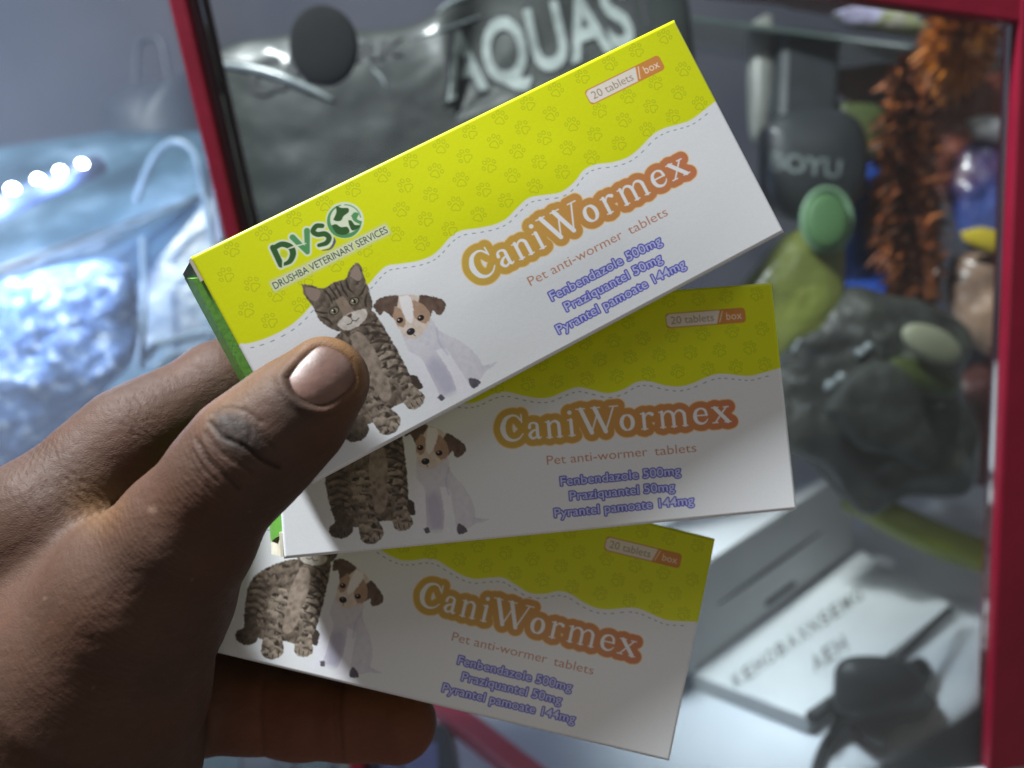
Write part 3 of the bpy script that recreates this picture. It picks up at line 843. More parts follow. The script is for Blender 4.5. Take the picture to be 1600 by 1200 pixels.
cut = np.exp(-(np.hypot(U[:, 0] - 463, U[:, 1] - 630) / 34) ** 2) * thumb_m * (sdn_ > -2)
pig += 0.55 * cut
pal += 0.55 * np.exp(-(np.hypot(U[:, 0] - 560, U[:, 1] - 560) / 62) ** 2) * thumb_m + 0.3 * np.exp(-(dist_line([(330, 640), (440, 548), (520, 520)]) / 30) ** 2) * thumb_m
# web and index knuckle folds
WR = np.exp(-(dist_line([(60, 730), (110, 770), (150, 800)]) / 45) ** 2) * face + 0.8 * np.exp(-(dist_line([(190, 640), (215, 668)]) / 26) ** 2) * face * (HV[:, 2] > 165)
q1 = U @ np.array([0.80, -0.60])
disp -= 0.16 * WR * (0.5 + 0.5 * np.sin(q1 / 1.9 + 2.5 * vnoise(HV * 0.35, 11))) ** 2
pal += 0.45 * np.exp(-(np.hypot(U[:, 0] - 150, U[:, 1] - 790) / 40) ** 2) * face
disp -= 0.5 * np.exp(-(dist_line([(240, 752), (190, 782), (160, 800)]) / 6.0) ** 2) * face * (HV[:, 2] > 170)
TH = np.exp(-(dist_line([(220, 880), (170, 960), (110, 1060)]) / 95) ** 2) * face
for k in range(46):
    x0 = 120 + 200 * rng.random(); y0 = 860 + 240 * rng.random(); l = 18 + 26 * rng.random()
    disp -= 0.06 * np.exp(-(dist_line([(x0, y0), (x0 + l * .5, y0 + 6 * rng.standard_normal()), (x0 + l, y0 + l * (.1 + .25 * rng.standard_normal()))]) / 2.2) ** 2) * TH
# lower finger joints
for xx, dpt in ((533, .28), (524, .12), (410, .18)):
    disp -= dpt * np.exp(-(dist_line([(xx + 4, 1060), (xx - 2, 1110), (xx + 3, 1190)]) / 4.0) ** 2) * face * (HV[:, 2] > 186)
disp += 0.10 * fbm(HV, 0.12, 3, 21) + 0.035 * vnoise(HV * 0.9, 33)
HV = HV + HN * disp[:, None]
base = lin((82, 56, 43)); dark = lin((46, 37, 33)); pale = lin((134, 98, 60)); grey = lin((74, 58, 49))
tone = 0.5 + 0.22 * fbm(HV, 0.05, 4, 5) + 0.10 * vnoise(HV * 0.6, 8)
HC = base[None] * (0.72 + 0.5 * tone)[:, None]
HC = HC + (grey - HC) * (np.clip(0.25 + 0.4 * fbm(HV, 0.09, 2, 14), 0, 0.5))[:, None]
HC = HC + (pale - HC) * np.clip(pal, 0, .8)[:, None]
HC = HC + (dark - HC) * np.clip(pig, 0, .9)[:, None]
pad_ = face * (HV[:, 2] > 184) * np.clip((U[:, 1] - 1045) / 40, 0, 1) * np.clip((U[:, 0] - 290) / 120, 0, 1)
HC = HC + (lin((122, 74, 56)) * (0.85 + 0.3 * tone)[:, None] - HC) * (0.75 * pad_)[:, None]
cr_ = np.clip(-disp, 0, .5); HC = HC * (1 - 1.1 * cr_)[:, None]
for sx_, sy_, sr in ((238, 797, 8), (70, 935, 3), (300, 905, 2.5), (146, 1075, 2.5), (390, 800, 2)):
    s_ = np.exp(-(np.hypot(U[:, 0] - sx_, (U[:, 1] - sy_) * 1.3) / sr) ** 4) * face; HC = HC + (lin((176, 150, 130)) - HC) * (0.22 * s_)[:, None]

MS = mat('skin', (255, 255, 255), rough=0.55, attr='skin', sss=0.08, spec=0.26)
nt = MS.node_tree; N_ = nt.nodes; L_ = nt.links; bs = N_['Principled BSDF']
tc = N_.new('ShaderNodeTexCoord')
vo = N_.new('ShaderNodeTexVoronoi'); vo.inputs['Scale'].default_value = 1500; vo.feature = 'DISTANCE_TO_EDGE'
nz = N_.new('ShaderNodeTexNoise'); nz.inputs['Scale'].default_value = 420; nz.inputs['Detail'].default_value = 6
mp = N_.new('ShaderNodeMapping'); mp.inputs['Scale'].default_value = (1.0, 1.0, 1.9); mp.inputs['Rotation'].default_value = (0.3, 0.5, 0.2)
L_.new(tc.outputs['Object'], mp.inputs['Vector']); L_.new(mp.outputs['Vector'], vo.inputs['Vector']); L_.new(mp.outputs['Vector'], nz.inputs['Vector'])
mx = N_.new('ShaderNodeMath'); mx.operation = 'MULTIPLY_ADD'; mx.inputs[1].default_value = 0.6
L_.new(vo.outputs['Distance'], mx.inputs[0]); L_.new(nz.outputs['Fac'], mx.inputs[2])
bu = N_.new('ShaderNodeBump'); bu.inputs['Strength'].default_value = 0.42; bu.inputs['Distance'].default_value = 0.0004
wv = N_.new('ShaderNodeTexWave'); wv.inputs['Scale'].default_value = 300; wv.inputs['Distortion'].default_value = 4.5; wv.inputs['Detail'].default_value = 3; wv.inputs['Detail Scale'].default_value = 1.6
mp2 = N_.new('ShaderNodeMapping'); mp2.inputs['Rotation'].default_value = (0.1, 0.72, 0.25)
L_.new(tc.outputs['Object'], mp2.inputs['Vector']); L_.new(mp2.outputs['Vector'], wv.inputs['Vector'])
wa = N_.new('ShaderNodeAttribute'); wa.attribute_name = 'fold'
wm = N_.new('ShaderNodeMath'); wm.operation = 'MULTIPLY'; L_.new(wv.outputs['Fac'], wm.inputs[0]); L_.new(wa.outputs['Fac'], wm.inputs[1])
ws = N_.new('ShaderNodeMath'); ws.operation = 'ADD'; L_.new(mx.outputs[0], ws.inputs[0]); L_.new(wm.outputs[0], ws.inputs[1])
L_.new(ws.outputs[0], bu.inputs['Height']); L_.new(bu.outputs['Normal'], bs.inputs['Normal'])
mr = N_.new('ShaderNodeMapRange'); mr.inputs[3].default_value = 0.50; mr.inputs[4].default_value = 0.78
L_.new(nz.outputs['Fac'], mr.inputs[0]); L_.new(mr.outputs[0], bs.inputs['Roughness'])
wrist = Wd(pm(-60, 1300, 180) * 0.001)
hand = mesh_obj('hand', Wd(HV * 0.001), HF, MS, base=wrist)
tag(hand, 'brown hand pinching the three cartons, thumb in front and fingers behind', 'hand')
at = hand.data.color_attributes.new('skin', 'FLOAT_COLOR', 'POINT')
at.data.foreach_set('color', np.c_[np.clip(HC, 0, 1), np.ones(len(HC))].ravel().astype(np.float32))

fa = hand.data.attributes.new('fold', 'FLOAT', 'POINT')
ALONG = np.exp(-(dist_line([(60, 790), (180, 680), (350, 570)]) / 60) ** 2) * face
FOLD = np.clip(0.8 * WR + 0.2 * ALONG + 0.35 * TH + 0.5 * np.exp(-(dist_line([(330, 720), (300, 770)]) / 40) ** 2) * thumb_m, 0, 1.2) * (0.6 + 0.4 * fbm(HV, 0.1, 2, 61))
fa.data.foreach_set('value', FOLD.astype(np.float32))

# thumb nail: a curved plate set into the fold
HB = bvh_of(hand); cN = nl.mean(0); rows = []; rr = np.linspace(0, 1, 9); nn_ = len(nl)
pts = [cN] + [cN + (q - cN) * r for r in rr[1:] for q in nl]
hit = np.array([on_surface(HB, x, y, 0.0) for x, y in pts])
Lx = (hit - np.array([0, 0, CAM_H])) @ A
Ad = np.c_[np.ones(len(pts)), np.array(pts) - cN, ((np.array(pts) - cN) ** 2), (np.array(pts) - cN)[:, :1] * (np.array(pts) - cN)[:, 1:]]
w_, *_ = np.linalg.lstsq(Ad, Lx[:, 2], rcond=None)
rad = np.r_[0, np.repeat(rr[1:], nn_)]
dep = Ad @ w_ - 0.0003 + 0.0004 * rad ** 4
NVv = np.array([px(p[0], p[1], d) for p, d in zip(pts, dep)]); skirt = NVv[-nn_:] + [0, 0, 0.0012]
V = np.r_[NVv, skirt]; Fc = [[0, 1 + i, 1 + (i + 1) % nn_] for i in range(nn_)]
for k in range(8):
    a = 1 + k * nn_; b = a + nn_
    for i in range(nn_): Fc.append([a + i, b + i, b + (i + 1) % nn_, a + (i + 1) % nn_])
Fc.append([1 + 8 * nn_ + i for i in range(nn_)][::-1])
V2, F2 = orient(Wd(V), Fc)
MN = mat('nail', (124, 94, 84), rough=0.46, color2=(98, 72, 62), scale=110, sss=0.1, coat=0.06, bump=0.07, bscale=500)
mesh_obj('thumbnail', V2, F2, MN, hand)
# ------------------------------------------------------------------ the setting: room wall and shelf board behind the glass
def frame_box(c0, c1, half_r, half_n, name, m, parent):
    """straight bar between two lens-axis points, section along right and depth"""
    c0, c1 = np.asarray(c0), np.asarray(c1)
    a = half_r * RGT; b = half_n * NRM
    if abs((c1 - c0) @ RGT) > abs((c1 - c0) @ UPV): a = half_r * UPV
    return slab(name, [c0 - a - b, c0 + a - b, c0 + a + b, c0 - a + b], c1 - c0, m, parent, bev=0.0012)


def struct(name, V, F, m):
    o = mesh_obj(name, Wd(V), F, m, smooth=False); o['kind'] = 'structure'; return o


M_wall = mat('painted_wall', (66, 68, 80), rough=0.8, color2=(82, 82, 92), scale=6, bump=0.15, bscale=60)
M_shelf = mat('white_shelf', (206, 214, 222), rough=0.3, color2=(224, 230, 236), scale=9, bump=0.12, bscale=35)


def at_world(r, n, u): return r * RGT + n * NRM + u * UPV


wl = [at_world(-1.6, 1.0, -0.36), at_world(1.6, 1.0, -0.36), at_world(1.6, 1.0, 1.2), at_world(-1.6, 1.0, 1.2)]
V, Fq = prism(wl, 0.02 * NRM); V, Fq = orient(V, Fq); struct('wall', V, Fq, M_wall)
fl = [at_world(-1.6, 0.348, SHELF), at_world(1.6, 0.348, SHELF), at_world(1.6, 0.998, SHELF), at_world(-1.6, 0.998, SHELF)]
V, Fq = prism(fl, -0.02 * UPV); V, Fq = orient(V, Fq); struct('shelf_floor', V, Fq, M_shelf)

# ------------------------------------------------------------------ display cabinet: red frame and a dusty glass pane
M_red = mat('red_paint', (126, 13, 42), rough=0.42, color2=(138, 18, 48), scale=30, coat=0.2, bump=0.06, bscale=160)
cab = th('display_cabinet', 'red framed display cabinet with a dusty glass front behind the hand', 'cabinet', Wd(glass_at(1545, 1500)))


def down_to(p, u):                      # the same bar carried straight down to height u
    return p + UPV * (u - p @ UPV)


pt = glass_at(1625, -60, 0.352); frame_box(pt + RGT * 0.0035, down_to(pt + RGT * 0.0035, SHELF + 0.001), 0.0145, 0.006, 'post', M_red, cab)
pl = glass_at(270, -80, 0.352); frame_box(pl, down_to(pl, SHELF + 0.032), 0.0036, 0.009, 'post', M_red, cab)
M_side_shade = mat('maroon_side_shade', (58, 26, 36), rough=0.8, color2=(66, 30, 42), scale=60)  # dark strip standing for the shaded right side of the left bar
ps_ = pl + RGT * .0046 + NRM * .004; frame_box(ps_, down_to(ps_, SHELF + 0.032), 0.0009, 0.012, 'shaded_side', M_side_shade, cab)
ra = glass_at(1608, 8, 0.352); rb = glass_at(1180, -52, 0.352)
frame_box(ra + (ra - rb) * 0.0, rb, 0.0085, 0.0055, 'top_rail', M_red, cab)
M_glass = bpy.data.materials.new('dusty_glass'); M_glass.use_nodes = True
nt = M_glass.node_tree; N_ = nt.nodes; L_ = nt.links; N_.remove(N_['Principled BSDF']); out = N_['Material Output']
tr = N_.new('ShaderNodeBsdfTransparent'); tr.inputs[0].default_value = (0.93, 0.96, 0.95, 1)
gl = N_.new('ShaderNodeBsdfGlossy'); gl.inputs['Roughness'].default_value = 0.03
df = N_.new('ShaderNodeBsdfTranslucent'); df.inputs[0].default_value = (0.8, 0.82, 0.82, 1)
d2 = N_.new('ShaderNodeBsdfDiffuse'); d2.inputs[0].default_value = (0.8, 0.82, 0.82, 1)
fz = N_.new('ShaderNodeFresnel'); fz.inputs[0].default_value = 1.35
m1 = N_.new('ShaderNodeMixShader'); L_.new(fz.outputs[0], m1.inputs[0]); L_.new(tr.outputs[0], m1.inputs[1]); L_.new(gl.outputs[0], m1.inputs[2])
tc = N_.new('ShaderNodeTexCoord'); no = N_.new('ShaderNodeTexNoise'); no.inputs['Scale'].default_value = 9; no.inputs['Detail'].default_value = 6
L_.new(tc.outputs['Object'], no.inputs['Vector']); mr = N_.new('ShaderNodeMapRange'); mr.inputs[3].default_value = 0.02; mr.inputs[4].default_value = 0.06
L_.new(no.outputs['Fac'], mr.inputs[0])
md_ = N_.new('ShaderNodeMixShader'); md_.inputs[0].default_value = 0.12; L_.new(df.outputs[0], md_.inputs[1]); L_.new(d2.outputs[0], md_.inputs[2])
m2 = N_.new('ShaderNodeMixShader'); L_.new(mr.outputs[0], m2.inputs[0]); L_.new(m1.outputs[0], m2.inputs[1]); L_.new(md_.outputs[0], m2.inputs[2])
L_.new(m2.outputs[0], out.inputs['Surface'])
u_lo, u_hi = SHELF + 0.002, 0.30
r0, r1 = pl @ RGT + 0.0058, pt @ RGT - 0.0112
M_glass2 = M_glass.copy(); M_glass2.name = 'bloom_glass'  # milkier copy that imitates the bloom around the LEDs
for q in M_glass2.node_tree.nodes:
    if q.type == 'MAP_RANGE': q.inputs[3].default_value = 0.09; q.inputs[4].default_value = 0.20
slab('glass_pane', [at_world(r0 - .26, .3525, u_lo), at_world(r0 - .013, .3525, u_lo), at_world(r0 - .013, .3525, u_hi), at_world(r0 - .26, .3525, u_hi)], 0.003 * NRM, M_glass2, cab)  # extra pane added left of the bar to spread the LED glow
slab('glass_pane', [at_world(r0, .3515, u_lo), at_world(r1, .3515, u_lo), at_world(r1, .3515, u_hi), at_world(r0, .3515, u_hi)], 0.003 * NRM, M_glass, cab)

# ------------------------------------------------------------------ left: aquarium with its lamp
TD = 0.56
M_tank = mat('tank_blue', (60, 96, 150), rough=0.25, ramp=[(0.28, (50, 76, 112)), (0.46, (84, 114, 166)), (0.56, (112, 142, 190)), (0.66, (200, 216, 238))], scale=120, detail=12, bump=1.0, bscale=330)
M_rim = mat('clear_plastic', (120, 138, 150), rough=0.3, color2=(92, 110, 124), scale=80, bump=0.2, bscale=200)
tank = th('aquarium', 'blue lit aquarium tank with a bright rim left of the red bar', 'aquarium', Wd(px(120, 700, TD)))
M_glow_sheet = mat('tank_glow_sheet', (52, 84, 100), rough=0.3, ramp=[(.34, (40, 66, 82)), (.5, (74, 104, 124)), (.62, (120, 146, 172)), (.74, (84, 116, 138))], scale=16, detail=9, bump=0.7, bscale=26, coat=.3)  # streaky glass reflections painted into the noise colours
M_deep = mat('tank_wall', (44, 70, 92), rough=0.3, color2=(70, 104, 130), scale=22, bump=0.5, bscale=60)
# sheet added behind the lamp to catch its glow, tilted back; tank face below the rim
slab('lid', [px(-140, 470, .56), px(322, 300, .66), px(322, 205, .72), px(180, 205, .72), px(-140, 250, .66)], 0.006 * NRM, M_glow_sheet, tank, bev=0.001)
slab('tank_wall', [px(-160, 500, .565), px(330, 305, .66), px(470, 660, .62), px(-160, 900, .55)], 0.05 * NRM, M_deep, tank, bev=0.002)
P = catmull([px(-160, 497, .556), px(0, 432, .575), px(120, 385, .60), px(215, 350, .625), px(300, 312, .65)], 10)
tube('rim', P + 0.0008 * fbm(P, 60, 2, 3)[:, None], 0.0020, M_rim, tank)
tube('corner_seal', [px(222, 372, .60), px(226, 470, .585), px(222, 575, .57)], 0.0022, M_rim, tank)
wb = pillow('water_bag', [px(x, y, .535) for x, y in ((-130, 500), (-20, 445), (60, 425), (150, 405), (205, 420), (216, 480), (208, 560), (170, 605), (120, 650), (40, 705), (-60, 760), (-150, 760))], M_tank, 0.022, noise=0.0035, nscale=55, n=140, rings=36)
tag(wb, 'crinkled blue lit bag of water standing against the aquarium wall', 'water bag')
sw = tube('airline_coil', catmull([px(228, 560, .552), px(245, 540, .552), px(285, 528, .552), px(330, 520, .55), px(316, 545, .55), px(270, 556, .55), px(240, 585, .55)], 8), 0.0028, M_rim)
tag(sw, 'clear curled airline hose lying under the left end of the top carton', 'hose')
lb = th('light_bar', 'lit white LED lamp bar across the aquarium', 'aquarium lamp', Wd(px(60, 285, .53)))
M_bar = mat('lamp_body', (84, 98, 132), rough=0.5, color2=(70, 84, 118), scale=40)
M_led = mat('led', (255, 255, 255), emit=(226, 236, 255), estr=60.0)
LB0, LB1 = px(-70, 352, .50), px(150, 258, .575)
tube('lamp_body', [LB0 + 0.006 * NRM, LB1 + 0.006 * NRM], 0.0075, M_bar, lb)
for x, y, r in ((-42, 330, 1), (-10, 314, 1), (24, 296, 1.0), (64, 281, 0.95), (98, 268, 0.88), (132, 257, 0.85)):
    t = (x + 70) / 220; c = px(x, y, .50 + .075 * t) - 0.0035 * NRM
    V = []; bm = bmesh.new(); bmesh.ops.create_icosphere(bm, subdivisions=2, radius=0.0040 * r); bm.verts.index_update()
    V = np.array([v.co[:] for v in bm.verts]) + Wd(c); Fq = [[v.index for v in f.verts] for f in bm.faces]; bm.free()
    mesh_obj('led', V, Fq, M_led, lb)
for k, (x, y, d, e) in enumerate(((-20, 335, .49, 1.5), (110, 275, .545, .4))):
    l = bpy.data.lights.new('aquarium_led', 'POINT'); l.energy = e; l.color = (0.52, 0.63, 1.0); l.shadow_soft_size = 0.012
    o = bpy.data.objects.new('aquarium_led', l); COL.objects.link(o); o.location = Wd(px(x, y, d))
ah = tube('airline_hose', catmull([px(212, 315, .60), px(217, 300, .60), px(232, 262, .60), px(250, 234, .60), px(272, 221, .60), px(294, 228, .60), px(308, 250, .60), px(316, 290, .60), px(328, 350, .60), px(334, 420, .60)], 8), 0.0026, M_rim)
tag(ah, 'clear airline hose bent in an arch beside the red bar', 'hose')
M_dk = mat('dark_plastic', (40, 44, 58), rough=0.4, color2=(54, 58, 72), scale=30, bump=0.1, bscale=100)
M_dk2 = mat('slate_plastic', (52, 58, 68), rough=0.5, color2=(62, 70, 80), scale=20, bump=0.1, bscale=100)
bk = th('handled_basket', 'dark slate basket with an upright loop handle behind the aquarium lamp', 'basket', Wd(px(235, 260, .8)))
pillow('basket_body', [px(x, y, .80) for x, y in ((172, 170), (210, 140), (270, 136), (312, 130), (318, 300), (180, 300))], M_dk2, 0.05, bk, sharp=0.4)
tube('loop_handle', catmull([px(212, 160, .77), px(212, 100, .77), px(216, 70, .77), px(232, 60, .77), px(250, 66, .77), px(258, 95, .77), px(268, 160, .77)], 8), 0.0034, M_dk, bk)

# ------------------------------------------------------------------ middle: printed plastic bag, rubber disc
M_bag = mat('grey_film', (104, 108, 108), rough=0.5, spec=0.3, ramp=[(0.30, (24, 30, 30)), (0.48, (42, 45, 44)), (0.62, (60, 62, 60)), (0.72, (88, 90, 88))], scale=7, detail=6, coat=0.15, bump=0.6, bscale=30)
pb = th('plastic_bag', 'large crinkled grey plastic bag with white block lettering behind the glass', 'plastic bag', Wd(px(680, 400, .47)))
BO = [(318, 92), (370, 70), (440, 58), (500, 42), (580, 50), (650, 40), (700, 14), (780, -30), (920, -60), (1050, -50), (1082, 60), (1075, 200), (1000, 360), (880, 460), (620, 520), (420, 500), (345, 420)]
bag = pillow('bag_film', [px(x, y, .47 + .03 * (y < 0)) for x, y in BO], M_bag, 0.02, pb, noise=0.0018, nscale=18, n=220, rings=60, sharp=0.42)
BB = bvh_of(bag)
M_ink = mat('black_ink', (20, 22, 24), rough=0.7, color2=(26, 28, 30), scale=200)
M_wink = mat('white_ink', (128, 136, 134), rough=0.7, color2=(108, 116, 114), scale=120)
for (q, s, mm, bold, lift) in (([(692, 186), (1012, 90), (976, -44), (674, 50)], 'AQUAS', M_ink, 0.055, .0012), ([(701, 178), (1002, 88), (968, -34), (684, 57)], 'AQUAS', M_wink, 0.025, .0022)):
    lettering('lettering', s, q, mm, BB, lift, pb, bold)
lettering('lettering', 'CAN', [(386, 156), (540, 112), (528, 50), (392, 96)], M_ink, BB, .0012, pb, 0.03)
lettering('lettering', 'RK', [(552, 96), (632, 84), (636, 56), (556, 68)], M_ink, BB, .0012, pb, 0.03)
lettering('lettering', 'II', [(990, 52), (1016, 44), (1006, -16), (980, -8)], M_ink, BB, .0012, pb, 0.0)
M_fold_glint = mat('pale_fold_glint', (136, 144, 146), rough=0.3, color2=(104, 112, 114), scale=60, coat=0.2)  # pale colour for the big bag's folds and the gravel bag's painted glints
for P_, w0 in (([(326, 98), (380, 105), (430, 117), (480, 138), (522, 158)], 7), ([(378, 52), (410, 40), (448, 30)], 6), ([(582, 108), (596, 122), (604, 138)], 3), ([(684, 20), (705, 6), (740, -8)], 5), ([(640, 62), (700, 44), (760, 22)], 2.0)):
    Q = catmull([np.r_[p, 0] for p in map(np.array, P_)], 8)[:, :2]
    C = [on_surface(BB, x, y, .0004) for x, y in Q]; C = np.array([c for c in C if c is not None])
    if len(C) < 4: continue
    t = np.linspace(0, 1, len(C)); rw = (w0 * 0.47 / FPX) * np.sin(np.pi * np.clip(t * 0.86 + .07, 0, 1)) ** 0.8
    V, Fq = tube_geo(C, rw, 10); V, Fq = orient(V, Fq); mesh_obj('fold_glint', V, Fq, M_fold_glint, pb)
M_disc = mat('dark_rubber', (18, 18, 18), rough=0.9, spec=0.2, color2=(24, 24, 23), scale=40, bump=0.1, bscale=200)
dc = pillow('rubber_disc', ell(506, 72, 54, 64, -8, .40, 40), M_disc, 0.004, sharp=0.22)
tag(dc, 'dark round rubber disc over the bag lettering beside the red bar', 'disc')

# ------------------------------------------------------------------ right: pump, packets, plants, gravel bag
gs = th('glass_shelf', 'glass shelf edge crossing the cabinet above the black pump', 'shelf', Wd(px(1350, 60, .58)))
M_gsh = mat('shelf_glass', (70, 82, 78), rough=0.15, color2=(60, 70, 68), scale=20, coat=0.4)
slab('front_edge', [px(1060, 22, .60), px(1640, 98, .55), px(1640, 104, .55), px(1060, 30, .60)], 0.004 * NRM, M_gsh, gs, bev=0.0005)
SHELF_GLASS = [px(1060, 23, .60) + .0045 * NRM, px(1640, 99, .55) + .0045 * NRM, px(1640, 103, .55) + .0045 * NRM, px(1060, 29, .60) + .0045 * NRM]
slab('shelf_board', SHELF_GLASS, 0.16 * NRM, M_glass, gs)
pump = th('water_pump', 'black aquarium pump with a tall housing and raised pale lettering', 'pump', Wd(px(1265, 350, .56)))
M_pump = mat('black_plastic', (36, 40, 42), rough=0.42, color2=(44, 48, 52), scale=30, bump=0.08, bscale=150)
hb = slab('housing', [px(1222, 40, .60), px(1318, 50, .60), px(1312, 200, .585), px(1215, 190, .585)], 0.06 * NRM, M_pump, pump, bev=0.006)
body = pillow('pump_body', [px(x, y, .555) for x, y in ((1186, 205), (1215, 182), (1262, 172), (1312, 178), (1342, 205), (1350, 260), (1335, 320), (1290, 352), (1220, 345), (1188, 300))], M_pump, 0.022, pump, sharp=0.3)
BBp = bvh_of(body)
M_let = mat('moulded_letters', (108, 116, 116), rough=0.5, color2=(88, 96, 96), scale=150)
lettering('lettering', 'BOYU', [(1202, 266), (1314, 280), (1316, 250), (1204, 236)], M_let, BBp, .001, pump, 0.03)
ps = pillow('pale_bottle', [px(x, y, .62) for x, y in ((1180, 30), (1206, 34), (1208, 190), (1198, 215), (1172, 212), (1168, 60))], mat('frosted_plastic', (120, 122, 116), rough=0.4, color2=(104, 106, 102), scale=20), 0.012, sharp=0.35)
tag(ps, 'narrow frosted bottle standing beside the black pump housing', 'bottle')
bl = slab('blue_sleeve', [px(1372, 232, .60), px(1392, 300, .60), px(1385, 470, .57), px(1308, 470, .57), px(1318, 350, .58)], 0.012 * NRM, mat('blue_card', (38, 76, 168), rough=0.4, color2=(48, 90, 184), scale=20, bump=.1, bscale=60), bev=0.001)
tag(bl, 'blue card sleeve leaning between the pump and the orange plant', 'card sleeve')
yp = pillow('lime_packet', [px(x, y, .535) for x, y in ((1195, 400), (1230, 365), (1290, 350), (1318, 380), (1318, 470), (1300, 540), (1250, 570), (1190, 560), (1150, 470))], mat('lime_film', (128, 140, 52), rough=0.3, ramp=[(.35, (84, 90, 46)), (.65, (112, 120, 56))], scale=14, coat=.3, bump=.3, bscale=50), 0.016, noise=.002)
tag(yp, 'lime green packet behind the right end of the top cartons', 'packet')
gd = th('jar_lid', 'round green lid with a pale rim in front of the blue sleeve', 'lid', Wd(px(1292, 342, .52)))
pillow('lid_top', ell(1290, 346, 34, 44, 0, .515), mat('green_plastic', (60, 96, 56), rough=.6, color2=(70, 106, 64), scale=30), 0.006, gd, sharp=.25)
E_l = np.array(ell(1292, 344, 38, 49, 0, .517, 40)); tube('pale_rim', np.r_[E_l, E_l[:2]], 0.0019, mat('pale_green', (104, 134, 106), rough=.5, color2=(96, 126, 98), scale=40), gd)


def leafy(name, label, cat, spine, n, ln, wd, ms, d, spread, seed, jit=0.02, core=0.011):
    """plastic plant: a stem and many thin blades round it, bent outwards"""
    R_ = random.Random(seed); o = th(name, label, cat, Wd(px(spine[-1][0], spine[-1][1], d)), group=None)
    C = catmull([px(x, y, d) for x, y in spine], 12)
    tube('stem', C, core, ms[0], o)
    V = []; Fq = []; fm = []
    for k in range(n):
        i = R_.randrange(len(C) - 1); c = C[i]; a = R_.uniform(0, 2 * math.pi)
        out_ = np.array([math.cos(a), math.sin(a) * 0.5 - R_.uniform(-.2, .7), math.sin(a + 1) * 0.8]); out_ /= np.linalg.norm(out_)
        L = ln * R_.uniform(.5, 1.2) * spread[min(len(spread) - 1, i * len(spread) // len(C))]; side = np.cross(out_, [R_.uniform(-1, 1), R_.uniform(-1, 1), R_.uniform(-1, 1)]); side /= np.linalg.norm(side) + 1e-9
        s0 = len(V)
        for j, (t, w) in enumerate(((0, .3), (.35, 1), (.7, .8), (1, .1))):
            p = c + out_ * L * t + np.array([0, 1, 0]) * L * .35 * t * t + np.array([R_.uniform(-1, 1) for _ in range(3)]) * jit * .1
            V += [p - side * wd * w, p + side * wd * w]
        for j in range(3): Fq.append([s0 + 2 * j, s0 + 2 * j + 1, s0 + 2 * j + 3, s0 + 2 * j + 2]); fm.append(R_.randrange(len(ms)))
    mesh_obj('fronds', Wd(np.array(V)), Fq, ms, o, fmat=fm); return o


def om(n, a, b, s=40): return mat(n, a, rough=.5, color2=b, scale=s)


